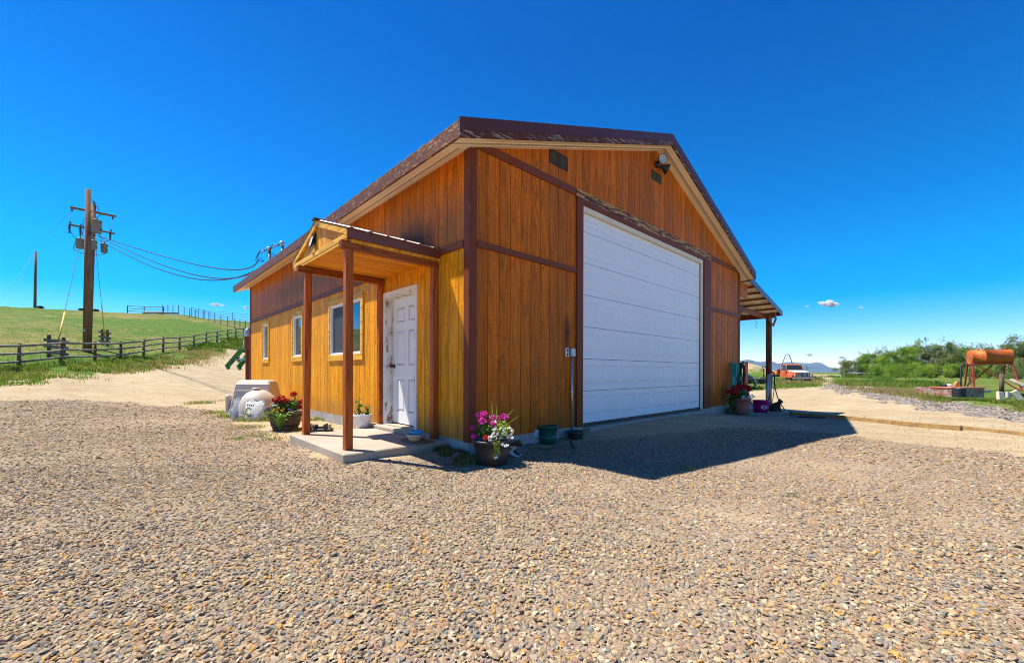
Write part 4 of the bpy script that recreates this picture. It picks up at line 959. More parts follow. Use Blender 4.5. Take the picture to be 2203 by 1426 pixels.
def transformer(u0, u1, v0, v1, Y):
    a, c = T2(atY(u0, v1, Y)), T2(atY(u1, v0, Y)); cx_ = (a.x+c.x)/2; r = (c.x-a.x)/2*.96; z0, z1 = a.z, c.z
    g = empty('transformer', (cx_, a.y, z0)); g.parent = up2; h_ = z1-z0
    b = MB(); b.lathe([(0,0),(r*.94,0),(r*.96,.02),(r,.05),(r,h_*.9),(r*1.06,h_*.91),(r*1.06,h_*.95),(r*.6,h_),(0,h_*1.01)], (0,0,0), 22); b.build('tank', M_GREYP, g, True)
    b = MB(); b.lathe([(0,0),(.03,0),(.03,.05),(.06,.06),(.03,.09),(.055,.10),(.025,.13),(.02,.2),(0,.2)], (r*.2,0,h_*.98), 10); b.build('bushing', M_PORC, g, True)
    b = MB(); b.bb(r*.7,r*1.35,-.03,.03,h_*.72,h_*.78); b.bb(r*.7,r*1.35,-.03,.03,h_*.2,h_*.26); b.build('mounting_lug', M_DARK, g)
    return g
tb = transformer(197.5,216.5,473,501,27.4); transformer(165,178.5,513,535,27.3); transformer(218,229.5,524,544,28.3); transformer(195.5,207.5,517,537,27.5)
b = MB(); b.arr([(-.09,-.30,.62),(.09,-.30,.62),(0,-.30,.80)], [(0,1,2)]); b.build('warning_sticker', plain('yellow_sticker', (.6,.5,.03), .5, 0, .02, 1, 0), tb)
b = MB()
def wire(p, q, sag, r=.012, n=14): 
    p, q = Vector(p), Vector(q); b.tube([p.lerp(q, i/n)-Vector((0,0,4*sag*(i/n)*(1-i/n))) for i in range(n+1)], r, 6)
w2 = lambda u, v, Y: T2(atY(u, v, Y))
for pq in (((152,497,26.9),(172,512,27.2),.25),((176,500,27.4),(186,506,27.4),.2),((239,514,28.7),(222,520,28.3),.05),((164,516,27.2),(157,536,27.2),0),((157,536,27.2),(183,546,27.4),.05),((230,526,28.3),(231,541,28.3),-.15),((231,543,28.3),(200,547,28.),.1),((195,430,27.6),(203,438,27.9),-.1),((205,443,27.9),(214,460,27.9),-.2),((181,470,27.3),(178,505,27.3),0),((213,502,27.5),(220,521,28.),0)):
    b = MB(); wire(w2(*pq[0]), w2(*pq[1]), pq[2], .016, 8); b.build('jumper_wire', M_BLACK, up2)
for (u0,v0,y0),(u1,v1,y1) in (((151,455,26.9),(151.5,482,26.9)),((240,476,28.7),(239,500,28.7))):
    b = MB(); n = 60; p, q = w2(u0,v0,y0), w2(u1,v1,y1); b.tube([p.lerp(q,i/n)+Vector((.05*math.cos(i*1.2),.05*math.sin(i*1.2),0)) for i in range(n+1)], .006, 5); b.build('coiled_lead', M_WIRE, up2)
def guy(par, po_, top, anc, gf, name='guy_wire'):
    b = MB(); b.tube([top-po_, anc-po_], .013, 6); g = b.build(name, M_WIRE, par)
    b = MB(); m = top.lerp(anc, gf); b.tube([m-po_, anc-po_], .035, 8); b.build('wire_guard', plain('yellow_guard', (.75,.48,.05), .5, 0, .1, 3, 0), g, True)
guy(up1, pb, atY(169.5,535,26.2), Vector((A1.x,A1.y,A1.z+.45)), .66)
guy(up2, rb, atY(207,540,27.9), Vector((A2.x,A2.y,A2.z+.55)), .60)
# far pole
fp = onhill(75, 75); ft = atY(77, 541, 75)
up3 = empty('utility_pole', tuple(fp), 0, 'distant bare utility pole standing on the hill crest at the left', 'utility pole')
b = MB(); b.tube([(0,0,-.5),tuple(ft-fp)], [.21,.15], 12); b.build('pole', M_POLE, up3, True)
# thin high-voltage lines off to the left
b = MB(); wire(atY(150.5,455,26.9), atY(68,519,75), .6, .008, 30); tag(b.build('power_line', M_WIRE), 'hair-thin line from the crossarm to the distant pole', 'power line', 'power lines')
for u, v, lab_ in ((2,640,'upper of two hair-thin lines falling leftwards from the distant pole'),(12,655,'lower of two hair-thin lines falling leftwards from the distant pole')):
    b = MB(); wire(atY(73,545,75), atY(u,v,60), .2, .010, 12); tag(b.build('power_line', M_WIRE), lab_, 'power line', 'power lines')
# twisted service drops to the workshop
def drop(px, via, end, lab):
    # quadratic through start, mid sag, end
    p = atY(*px); q = end; m = atY(*via); b = MB(); n = 46
    for ph in (0, PI):
        P_ = []
        for i in range(n*3+1):
            t = i/(n*3); c = p*(1-t)*(1-2*t)+m*4*t*(1-t)+q*t*(2*t-1); a = ph+t*150; P_.append(c+Vector((0,math.cos(a),math.sin(a)))*.014)
        b.tube(P_, .014, 5)
    tag(b.build('service_cable', M_BLACK), lab, 'power cable', 'service cables to the workshop')
m1, m2 = masts[0][0], masts[1][0]
drop((190,500,26), (420,569,19.0), m1+Vector((-.4,.1,-.35)), 'topmost twisted service cable sagging from the pole to the weatherhead')
drop((190,497,26), (395,585,19.4), m1+Vector((-.35,.25,-.5)), 'middle twisted service cable from the pole to the workshop roof')
drop((190,503,26), (372,589,19.9), atY(552,580,13.6), 'lowest twisted service cable ending at the roof edge')

# ================================================================== SMALL THINGS ROUND THE WORKSHOP
M_LEAFG = foliage('potted_leaf', [(0.,(.02,.06,.008)),(.5,(.06,.15,.015)),(1.,(.14,.26,.03))])
M_LEAFY = foliage('lime_leaf', [(0.,(.12,.22,.01)),(.5,(.28,.38,.03)),(1.,(.45,.5,.08))])
M_REDF = foliage('red_petal', [(0.,(.35,.004,.006)),(1.,(.72,.015,.02))], .6, .2); M_PINKF = foliage('magenta_petal', [(0.,(.55,.01,.25)),(1.,(.85,.05,.50))], .6, .25)
M_WHF = foliage('white_petal', [(0.,(.7,.7,.6)),(1.,(.85,.85,.8))], .6, .2); M_YEF = foliage('yellow_petal', [(0.,(.6,.35,.01)),(1.,(.8,.6,.05))]); M_PUF = foliage('purple_petal', [(0.,(.10,.03,.28)),(1.,(.30,.15,.5))])
M_POTB = plain('black_plastic_pot', (.035,.033,.032), .45, 0, .2, 6, .1, dirt=(.14,.11,.08), dirtamt=.4)
def shell(c, r, n): d = RNG.normal(size=(n,3)); d /= np.linalg.norm(d,axis=1)[:,None]; return np.array(c)+d*np.array(r)*RNG.uniform(.55,1,(n,1))
def head(par, c, r, mat, n=90, size=.03, name='flower_head'):
    b = MB(); b.leaves(shell(c, (r,r,r*.72), n), size, .9); return b.build(name, mat, par)
def bucket(name, loc, r0, r1, h, mat, label, cat, rim=.008, group=None, n=28, parts=True, soil=None, part='body'):
    g = empty(name, tuple(loc), 0, label, cat, group)
    b = MB(); b.lathe([(0,0),(r0,0),(r0+(r1-r0)*.5,h*.5),(r1,h-.03),(r1+rim,h-.03),(r1+rim,h),(r1-.006,h),(r1-.01,h-.03),(r0-.004,.012),(0,.012)], (0,0,0), n); b.build(part, mat, g, True)
    for p in g.children: pass
    if soil: b = MB(); b.lathe([(0,h-.04),(r1-.012,h-.05)], (0,0,0), n); b.build('soil', plain('potting_soil', (.05,.035,.025), .95, 0, .4, 30, .5), g)
    return g
# --- corner pot
p = hit(1059, 996); pot = bucket('flower_pot', p, .175, .225, .285, M_POTB, 'big black plastic pot of magenta and white flowers at the workshop corner', 'flower pot', .018, soil=True)
tc = (.0, .0, .30)
b = MB(); b.leaves(shell((-.08,0,.38), (.13,.13,.10), 420), .035, .7); b.build('foliage', M_LEAFG, pot)
b = MB(); b.leaves(shell((.10,-.06,.40), (.12,.12,.11), 420), .026, .7); b.leaves(np.array([(.06+.035*random.uniform(-1,1)-.0*t,-.245-.01*random.random(),.30-.17*t+.02*random.uniform(-1,1)) for t in np.linspace(0,1,120)]), .026, .8); b.build('foliage', M_LEAFY, pot)
for x, y, z, r in ((-.16,0,.56,.055),(-.10,.02,.575,.05),(-.11,-.05,.50,.052),(.02,-.08,.475,.05),(.14,.05,.54,.055),(-.235,-.03,.42,.028),(-.205,-.10,.33,.04),(.0,.08,.53,.05),(.05,.1,.51,.04)): head(pot, (x,y,z), r, M_PINKF, 80, .022)
head(pot, (-.055,-.20,.33), .042, M_REDF, 80, .022)
for i in range(26):
    t = random.random(); head(pot, (random.uniform(-.0,.24), -.10-random.random()*.12, .31+random.uniform(0,.2)*(1-t*.5)), .016, M_WHF, 7, .028)
for x, z in ((.055,.125),(.13,.26),(.17,.25),(-.02,.34),(-.01,.31)): head(pot, (x,-.25,z), .022, M_WHF, 12, .03)
for dx, dz, bend in ((-.06,.42,.02),(.13,.34,.10),(.18,.26,.12),(.02,.36,.0),(-.01,.3,-.03)):
    b = MB(); P_ = [(.03+dx*t+bend*t*t,.03,.30+dz*t) for t in np.linspace(0,1,6)]; wd = [.007,.009,.009,.007,.005,.001]; V = [v_ for q_, w_ in zip(P_, wd) for v_ in ((q_[0]-w_,q_[1],q_[2]),(q_[0]+w_,q_[1]+.004,q_[2]))]
    b.arr(V, [(2*i,2*i+1,2*i+3,2*i+2) for i in range(5)], .8); b.build('spike_leaf', M_LEAFY, pot)
# --- cats
def fur(name, stops, sc=7.):
    m, nt, b, _ = newmat(name); f = noise(nt, None, sc, 3, .5); nt.links.new(ramp(nt, f, stops, 'LINEAR'), b.inputs['Base Color']); b.inputs['Roughness'].default_value = .9
    bump(nt, b, noise(nt, None, 120, 2), .5, .004); return m
def blob(name, loc, rz, parts, mat, vox=.007):
    b = MB()
    for it in parts:
        if it[0] == 's': b.ball(it[1], it[2], 14, 9)
        else:
            (x0,y0,z0,r0),(x1,y1,z1,r1) = it[1], it[2]; b.tube([(x0,y0,z0),(x1,y1,z1)], [r0,r1], 12)
            b.ball((x0,y0,z0), r0, 12, 8); b.ball((x1,y1,z1), r1, 12, 8)
    o = b.build(name, mat, None, True); o.location = loc; o.rotation_euler = (0,0,rz)
    m = o.modifiers.new('fuse', 'REMESH'); m.mode = 'VOXEL'; m.voxel_size = vox; m.use_smooth_shade = True
    m = o.modifiers.new('relax', 'SMOOTH'); m.factor = .5; m.iterations = 3
    return o
# crouching cat (head towards +x)
def ear(x, y, z, s=1.): return [('c',(x,y,z,.018*s),(x+.004,y*1.25,z+.045*s,.005*s))]
crouch = [('s',(-.18,0,.085),(.13,.085,.085)),('s',(-.05,0,.095),(.12,.075,.08)),('c',(.03,0,.11,.055),(.10,0,.155,.042)),('s',(.125,0,.165),(.052,.05,.047)),('s',(.165,0,.15),(.028,.026,.022)),
          ('c',(.03,.045,.06,.028),(.10,.05,.016,.018)),('c',(.03,-.045,.06,.028),(.11,-.05,.016,.018)),('c',(.10,.05,.014,.016),(.15,.05,.012,.015)),('c',(.11,-.05,.014,.016),(.16,-.05,.012,.015)),
          ('c',(-.22,.06,.05,.045),(-.12,.075,.02,.02)),('c',(-.22,-.06,.05,.045),(-.12,-.075,.02,.02)),('c',(-.29,0,.05,.022),(-.36,.10,.02,.016)),('c',(-.36,.10,.02,.016),(-.28,.19,.018,.014))]+ear(.115,.03,.20)+ear(.115,-.03,.20)
p = hit(1082, 983); cm = fur('calico_fur', [(.0,(.03,.02,.014)),(.42,(.05,.03,.02)),(.47,(.13,.07,.035)),(.52,(.6,.56,.5)),(1.,(.7,.66,.6))], 9.)
cat1 = blob('cat', (p.x+.075,p.y+.10,gz(p.x,p.y)), -.45, crouch, cm); tag(cat1, 'brown and white cat crouching behind the black flower pot', 'cat')
def face(cat, x, z, eye=(.25,.3,.05), dx=0):
    for sg in (-1,1):
        b = MB(); b.ball((x+.020,sg*.021,z+.012), .0085, 8, 6); b.build('eye', plain('cat_eye', eye, .1, 0, 0, 1, 0), cat, True)
    b = MB(); b.ball((x+.066,0,z-.010), (.006,.007,.005), 8, 6); b.build('nose', plain('cat_nose', (.35,.14,.12), .4, 0, 0, 1, 0), cat, True)
face(cat1, .152, .168)
sit = [('s',(-.10,0,.11),(.15,.115,.115)),('c',(-.08,0,.15,.105),(.03,0,.20,.095)),('c',(.03,0,.20,.09),(.09,0,.27,.065)),('s',(.12,0,.315),(.068,.066,.058)),('s',(.168,0,.295),(.030,.034,.028)),
       ('c',(.07,.045,.17,.05),(.11,.045,.02,.026)),('c',(.07,-.045,.17,.05),(.11,-.045,.02,.026)),('c',(.11,.045,.018,.022),(.15,.045,.016,.02)),('c',(.11,-.045,.018,.022),(.15,-.045,.016,.02)),
       ('c',(-.10,.08,.08,.075),(.02,.09,.026,.03)),('c',(-.10,-.08,.08,.075),(.02,-.09,.026,.03)),('c',(-.22,0,.05,.04),(-.32,.03,.03,.03)),('c',(-.32,.03,.03,.03),(-.42,.0,.025,.022))]+ear(.105,.042,.36,1.15)+ear(.105,-.042,.36,1.15)
p = hit(1669, 885); cat2 = blob('cat', tuple(p), -.35, sit, fur('black_tabby_fur', [(.0,(.012,.010,.009)),(.6,(.03,.022,.017)),(.66,(.35,.32,.28)),(1.,(.5,.48,.44))], 6.)); tag(cat2, 'dark long-haired cat sitting in the shade by the lean-to post', 'cat'); face(cat2, .165, .31)
cat2.scale = (1.0,)*3
# --- green bucket, plank, feed pan, stick
p = hit(1178, 953); g = bucket('bucket', p, .115, .148, .265, plain('dark_green_plastic', (.008,.10,.065), .4, 0, .1, 5, .03), 'dark green plastic bucket in the shade against the front foundation', 'bucket', .012)
b = MB(); b.tube([(-.155,-.02,.23),(-.16,-.05,.15),(-.12,-.13,.11),(0,-.155,.10),(.12,-.12,.12),(.155,-.02,.23)], .004, 6); b.build('bail_handle', M_GALV, g, True)
b = MB(); b.bb(-.035,.035,-.012,.012,-.12,.0); gl = b.build('glove', plain('glove_cloth', (.35,.55,.62), .9, 0, .4, 25, .3), None, bevel=.01); gl.location = (p.x-.16,p.y-.07,.23); gl.rotation_euler = (0,.25,.4); tag(gl, 'pale blue glove hanging over the left side of the green bucket', 'glove')
q = hit(1162, 964); b = MB(); b.box((0,0,.025), (.33,.14,.045), (0,.03,0)); o = b.build('plank', wood('offcut_wood', (.36,.26,.15), (.2,.13,.07), 'X', .1, .8), None, bevel=.004); o.location = q; o.rotation_euler = (0,0,-.12); tag(o, 'short offcut board lying in front of the green bucket', 'board')
p = hit(1238, 942); bucket('feed_pan', p, .10, .125, .11, M_POTB, 'low black rubber feed pan below the conduit', 'feed pan', .008)
a_, c_ = hit(1221, 938), hit(1235, 968); b = MB(); b.tube([a_+Vector((0,0,.05)), c_+Vector((0,0,.015))], .014, 7); tag(b.build('stick', M_DARK, None, True), 'dark stick lying on the gravel below the feed pan', 'stick')
for (u, v, s_) in ((985,985,.07),(1002,992,.05),(930,963,.06)):
    p = hit(u, v); P, Fc = proto_verts(int(u)); b = MB(); b.arr(P*s_*1.4, Fc); o = b.build('field_stone', plain('gray_field_stone', (.22,.24,.27), .9, 0, .2, 10, .4)); o.location = p+Vector((0,0,s_*.4)); tag(o, {985:'flat bluish gray stone among the corner weeds, nearest the foundation',1002:'small bluish gray stone at the right of the corner weeds',930:'rounded gray stone where the slab meets the foundation'}[u], 'stone')
# --- on the slab
def slabpt(u, v, z=.15): 
    k, m = ray(u, v); Y = (H-z)/m; return Vector((k*Y, Y, z))
q = slabpt(898, 950); b = MB(); b.box((0,0,.012), (.42,.26,.022)); b.box((.02,-.01,.032), (.36,.18,.015), (0,0,.05)); o = b.build('doormat_board', wood('mat_board', (.26,.18,.11), (.14,.09,.05), 'X', .1, .9), None); o.location = q; o.rotation_euler = (0,0,PHI-PI/2); tag(o, 'worn board lying on the slab beneath the pet dish', 'board')
d = slabpt(893, 947, .19); g = bucket('pet_dish', d, .075, .105, .085, plain('tan_plastic', (.42,.35,.27), .5, 0, .1, 4, .03), 'tan pet dish with a blue bowl in it by the entry door', 'pet dish', .006, part='dish')
b = MB(); b.lathe([(0,.07),(.07,.075),(.085,.12),(.079,.12),(.066,.085),(0,.08)], (.01,.03,0), 20); b.build('inner_bowl', plain('sky_blue_plastic', (.02,.36,.62), .4, 0, .05, 4, 0), g, True)
p = slabpt(780, 919); g = bucket('bucket', p, .115, .14, .215, plain('white_bucket_plastic', (.72,.72,.74), .4, 0, .05, 4, 0, dirt=(.4,.35,.28), dirtamt=.3), 'white plastic bucket planted with two green stems by the door post', 'bucket', .008, soil=True)
b = MB(); b.tube([(-.0,-.14,.19),(.06,-.16,.12),(.13,-.10,.07),(.15,0,.17)], .003, 5); b.build('bail_handle', M_GALV, g, True)
for x, hh in ((-.06,.22),(.075,.14)):
    b = MB(); b.tube([(x,0,.17),(x,0,.2+hh)], .005, 6); b.leaves(np.array([(x,0,.2+hh*random.random()) for _ in range(70)])+RNG.normal(0,.024,(70,3)), .045, .7, T=.7); b.build('stem_plant', M_LEAFG, g)
# boot brush
p = slabpt(690, 931, .12); g = empty('boot_brush', (p.x,p.y,.13), .1, 'black iron boot brush with tan bristles at the back edge of the slab', 'boot brush')
b = MB(); b.bb(-.17,.17,-.07,.07,-.02,.06); b.bb(-.17,-.14,-.07,.07,.06,.13); b.bb(-.09,-.06,-.07,.07,.06,.12); b.bb(.06,.09,-.07,.07,.06,.13); b.bb(-.06,.06,.02,.06,.06,.09); b.build('frame', M_DARK, g, bevel=.006)
for x in (-.115, .135):
    b = MB(); b.box((x,0,.08), (.028,.085,.10), (0,.08,0)); b.build('bristle_block', plain('tan_bristle', (.48,.36,.2), .9, 0, .3, 60, .5), g, bevel=.008)
# --- planter barrel
p = hit(614, 924); M_BARREL = wood('barrel_wood', (.20,.14,.10), (.09,.06,.045), 'Z', .2, .8)
pl_ = empty('barrel_planter', tuple(p), 0, 'wooden half-barrel of red geraniums left of the porch', 'planter')
b = MB(); R0, R1, hh = .20, .285, .33
for i in range(20):
    a0, a1 = 2*PI*i/20+.012, 2*PI*(i+1)/20-.012; V = []
    for z, r in ((0,R0),(hh*.5,(R0+R1)/2+.012),(hh,R1)):
        for a in (a0, a1): V.append((r*math.cos(a), r*math.sin(a), z))
    for a in (a0, a1): V.append(((R1-.025)*math.cos(a), (R1-.025)*math.sin(a), hh))
    b.arr(V, [(0,1,3,2),(2,3,5,4),(4,5,7,6)], random.random())
b.lathe([(0,0),(R0-.01,0),(R1-.03,hh-.01)], (0,0,0), 20); b.build('staves', M_BARREL, pl_)
for z, r in ((.08,.225),(.24,.268)):
    b = MB(); b.lathe([(r,z),(r+.012,z),(r+.018,z+.035),(r+.008,z+.035)], (0,0,0), 28); b.build('hoop', M_DARK, pl_, True)
b = MB(); b.lathe([(0,hh-.03),(R1-.03,hh-.05)], (0,0,0), 20); b.build('soil', plain('potting_soil', (.05,.035,.025)), pl_)
b = MB(); b.leaves(shell((.02,0,.44), (.26,.2,.12), 900), .05, .8); b.leaves(shell((-.2,-.15,.36), (.12,.1,.08), 260), .03, .6); b.build('foliage', M_LEAFG, pl_)
def inpl(u, v, dy=-.1): 
    Y = p.y+dy; k, m = ray(u, v); return (k*Y-p.x, dy, H-m*Y-p.z)
for u, v, r in ((591,860,.055),(605,856,.075),(616,861,.055),(604,868,.055),(631.5,847.5,.06),(647,864,.05),(646,876,.05),(596,866,.05)): head(pl_, inpl(u, v), r, M_REDF, 130, .032)
c_ = inpl(632, 848); b = MB(); b.tube([(c_[0],c_[1],c_[2]-.02),(c_[0]-.01,0,.42)], .006, 6); b.build('flower_stalk', M_LEAFG, pl_)
for i in range(34): head(pl_, inpl(random.uniform(577,612), random.uniform(876,890), -.22), .012, M_YEF, 6, .026)
for u, v in ((622,880),(625,883),(573,879),(580,878),(577,882)): head(pl_, inpl(u, v, -.22), .022, M_PUF, 14, .03)
for u, v in ((590,871),(594,872),(587,873)): head(pl_, inpl(u, v, -.18), .02, M_WHF, 12, .03)
for dx, dz in ((.05,.36),(.12,.34),(.09,.42),(.16,.3)):
    b = MB(); V = []; 
    for t, w_ in zip(np.linspace(0,1,5), (.006,.008,.007,.004,.001)): V += [(.1+dx*t*1.2-w_,.05,.35+dz*t),(.1+dx*t*1.2+w_,.05,.35+dz*t)]
    b.arr(V, [(2*i,2*i+1,2*i+3,2*i+2) for i in range(4)], .6); b.build('spike_leaf', M_LEAFG, pl_)
# leafy clump in front of the barrel
q = hit(603, 927); b = MB()
for i in range(85):
    a = random.uniform(0, 2*PI); ln = random.uniform(.26,.42); hh = random.uniform(.2,.38); V = []
    for t, w_ in zip(np.linspace(0,1,6), (.006,.013,.015,.012,.007,.001)):
        r = ln*t*.75; z = hh*math.sin(min(1,t*1.15)*PI*.62); wx, wy = -math.sin(a)*w_, math.cos(a)*w_; V += [(math.cos(a)*r-wx,math.sin(a)*r-wy,z),(math.cos(a)*r+wx,math.sin(a)*r+wy,z+.004)]
    b.arr(V, [(2*k_,2*k_+1,2*k_+3,2*k_+2) for k_ in range(5)], random.uniform(.3,1))
o = b.build('lily_clump', foliage('lily_leaf', [(0.,(.04,.12,.01)),(.6,(.14,.30,.03)),(1.,(.30,.45,.10))], .5, .3)); o.location = q; tag(o, 'arching green strap-leaved clump in front of the half-barrel', 'plant')
# --- calf hutches and bags
M_HUTCH = plain('cream_moulded_plastic', (.50,.44,.36), .5, 0, .05, 2, .03, dirt=(.34,.28,.21), dirtamt=.4)
q = atY(549, 893, 10.35); q.z = gz(q.x, q.y)
g = empty('hutch', tuple(q), .10, 'cream box-shaped plastic hutch with sloping sides against the side wall', 'animal hutch')
b = MB(); x0, x1, t0_, t1_, d0_, d1_, hh = -.46, .57, -.36, .45, -.40, .40, .84
V = [(x0,d0_,0),(x1,d0_,0),(x1,d1_,0),(x0,d1_,0),(x0+.05,d0_+.03,.18),(x1-.05,d0_+.03,.18),(x1-.05,d1_-.03,.18),(x0+.05,d1_-.03,.18),(t0_,d0_+.16,hh-.10),(t1_,d0_+.16,hh-.10),(t1_,d1_-.16,hh-.10),(t0_,d1_-.16,hh-.10),(t0_+.05,d0_+.24,hh),(t1_-.05,d0_+.24,hh),(t1_-.05,d1_-.24,hh),(t0_+.05,d1_-.24,hh)]
b.arr(V, [(k_*4+i,k_*4+(i+1)%4,k_*4+4+(i+1)%4,k_*4+4+i) for k_ in range(3) for i in range(4)]+[(12,13,14,15)]); b.build('shell', M_HUTCH, g, bevel=.03)
for z_ in (.30,.58): b = MB(); kx_ = .055+.13*z_; b.bb(x0+kx_+.02,x1-kx_-.02,d0_+.02+.17*z_,d0_+.055+.17*z_,z_,z_+.018); b.build('moulded_rib', M_HUTCH, g, bevel=.006)
b = MB(); b.bb(x0+.01,x1-.01,d0_-.03,d0_+.05,.0,.05); b.build('base_lip', M_HUTCH, g, bevel=.015)
b = MB(); b.bb(-.56,-.44,-.30,.25,0,.5); b.build('side_flange', M_HUTCH, g, bevel=.04)
q = hit(541, 902); q.z -= .02; g = empty('dome_hutch', (q.x,q.y+.25,q.z), 0, 'round cream plastic dome hutch with a cap, behind the feed bags', 'animal hutch')
b = MB(); b.lathe([(.44,0),(.435,.18),(.40,.36),(.33,.50),(.22,.61),(.10,.665),(0,.675)], (0,0,0), 40); b.build('dome', M_HUTCH, g, True)
b = MB(); b.lathe([(.0,.72),(.075,.72),(.085,.70),(.085,.665)], (-.02,-.04,0), 20); b.build('cap', M_HUTCH, g, True)
b = MB(); b.tube([(.432*math.cos(a),.432*math.sin(a),.12) for a in np.linspace(0,2*PI,41)], .012, 6, caps=False); b.build('moulded_seam', M_HUTCH, g, True)
b = MB(); b.tube([(-.50,-.14,0),(-.50,-.10,.22),(-.46,-.02,.40),(-.40,.08,.47)], [.05,.05,.045,.03], 8); b.build('entrance_collar', M_HUTCH, g, True)
def bag(name, loc, w, hgt, d, rz, mat, label, lean=0., seed=0):
    r = np.random.default_rng(seed); b = MB(); n, m = 28, 16; V = []
    for j in range(m+1):
        t = j/m; ww = w*(1-.12*abs(2*t-1)**2)*(1 if t < .85 else 1-.5*(t-.85)); dd = d*(math.sin(min(1,(1-t)*1.3+.04)*PI/2)); z = hgt*t
        for i in range(n):
            a = 2*PI*i/n; k_ = 1+.05*math.sin(3*a+6*t+seed)+.04*math.sin(7*a-9*t+seed)+r.normal(0,.012)
            V.append((ww/2*math.copysign(abs(math.cos(a))**.7, math.cos(a))*k_, dd/2*math.copysign(abs(math.sin(a))**.8, math.sin(a))*k_+lean*t, z+(.05*hgt*math.sin(5*a+seed)+.03*hgt*math.sin(9*a) if j == m else 0)))
    b.arr(V, [(j*n+i,j*n+(i+1)%n,(j+1)*n+(i+1)%n,(j+1)*n+i) for j in range(m) for i in range(n)])
    g = empty(name, tuple(loc), rz, label, 'bag'); b.build('sack', mat, g, True); return g
q = hit(512, 903); bag('feed_bag', (q.x,q.y,q.z-.01), .24, .50, .16, .3, plain('silver_gray_sack', (.34,.36,.38), .45, .1, .35, 14, .8, .02), 'crumpled silver-gray bag slumped against the left of the dome hutch', .10, 3)
q = hit(548, 905); wb = bag('feed_bag', (q.x,q.y,q.z-.01), .44, .44, .2, -.05, plain('white_woven_sack', (.70,.68,.60), .6, 0, .12, 9, .8, .02), 'open white sack printed with a teal and yellow flower design', .05, 5)
def decal(par, name, pts, mat, y): 
    b = MB(); b.arr([(x_,y-.02*math.cos(x_*7)+(z_-.2)*.06,z_) for x_, z_ in pts], [tuple(range(len(pts)))]); return b.build(name, mat, par)
M_TEALI = plain('teal_print', (.01,.22,.24), .6, 0, .05, 3, 0); M_YELI = plain('yellow_print', (.75,.55,.05), .6, 0, .05, 3, 0)
cx_, cz_ = -.05, .21
b = MB()
for a0 in range(0, 300, 20):
    a, c = math.radians(a0+30), math.radians(a0+48)
    b.arr([(cx_+r*math.cos(t), -.125+0*r, cz_+r*1.15*math.sin(t)) for r, t in ((.055,a),(.085,a),(.085,c),(.055,c))], [(0,1,2,3)])
b.build('teal_loop_print', M_TEALI, wb)
b = MB()
for kx, kz, rr_ in ((-.075,.24,.05),(-.06,.16,.045)):
    P_ = [(cx_+kx+.03+rr_*(1 if i % 2 == 0 else .45)*math.cos(i*PI/6), -.132, kz+rr_*(1 if i % 2 == 0 else .45)*math.sin(i*PI/6)) for i in range(12)]; b.arr(P_, [tuple(range(12))])
b.build('yellow_flower_print', M_YELI, wb)
b = MB()
for kx in (-.09,-.05,-.01,.03): b.arr([(kx,-.118,.33),(kx+.025,-.118,.335),(kx+.03,-.115,.375),(kx+.005,-.115,.37)], [(0,1,2,3)])
b.build('green_lettering', plain('dark_green_print', (.03,.08,.03), .6), wb)
# --- things at the back corner on the left
q = atY(533.5, 795, 15.6); q.z = gz(q.x, q.y); g = empty('meter_pedestal', tuple(q), PHI, 'brown meter pedestal with a domed silver top beyond the far corner', 'meter pedestal')
zt_ = lambda v: (atY(533, v, 15.6).z-q.z)
b = MB(); b.bb(-.075,.075,-.075,.075,-.2,zt_(750)); b.build('pedestal_post', plain('brown_painted_steel', (.10,.035,.03), .4, .2, .1, 3, 0), g)
b = MB(); b.bb(-.14,.14,-.12,.12,zt_(751),zt_(724)); hx = b.build('meter_box', plain('bronze_box', (.16,.10,.08), .35, .4, .1, 3, 0), g, bevel=.01)
b = MB(); b.bb(-.143,-.138,-.06,.06,zt_(745),zt_(732)); b.build('meter_window', plain('meter_glass', (.55,.5,.42), .2), hx)
b = MB(); r_ = .14; b.lathe([(r_,zt_(724)),(r_,zt_(717)),(r_*.8,zt_(710)),(r_*.4,zt_(706)),(0,zt_(705))], (0,0,0), 20); b.build('domed_top', M_GALV, g, True)
q = hit(536, 828); b = MB()
for k_, (rr_, yy_) in enumerate(((.27,0),(.25,.05),(.28,.09))): b.tube([(rr_*math.cos(a),yy_,.28+rr_*1.05*math.sin(a)) for a in np.linspace(0,2*PI,33)], .03, 7, caps=False)
o = b.build('coiled_pipe', plain('dull_brown_hose', (.16,.14,.11), .7), None, True); o.location = (q.x+.15,q.y+.5,q.z); o.rotation_euler = (0,0,PHI+PI/2); tag(o, 'coil of dull brown pipe leaning at the far corner of the workshop', 'pipe coil')
# --- tractor behind the far corner
M_JD = plain('tractor_green', (.02,.20,.03), .35, .1, .1, 4, .02, dirt=(.12,.10,.05), dirtamt=.3)
ti = atY(487, 796, 18.4); tg = empty('tractor', (ti.x,ti.y,gz(ti.x,ti.y)), 0, 'green loader tractor half hidden behind the far corner, its loader arms lowered', 'tractor')
def tw(u, v, Y): 
    r = atY(u, v, Y)-tg.location; return r
for (tip, knee, back) in (((488,795,18.4),(520,752,18.7),(575,766,19.4)),((513,796,19.3),(534,762,19.6),(590,770,20.3))):
    a, k_, c = tw(*tip), tw(*knee), tw(*back); b = MB(); b.beam(a+Vector((0,0,.12)), k_, .09, .20); b.build('loader_arm', M_JD, tg, bevel=.01)
    b = MB(); b.beam(k_, c, .09, .22); b.build('loader_arm', M_JD, tg, bevel=.01)
    b = MB(); b.beam(a+Vector((.10,-.02,.02)), a+Vector((-.03,0,.22)), .11, .10); b.build('quick_coupler', M_JD, tg, bevel=.01)
    b = MB(); b.tube([a+Vector((.18,-.03,.30)), k_.lerp(a,.25)+Vector((.12,-.04,-.12))], .028, 8); b.build('hydraulic_ram', M_BLACK, tg, True)
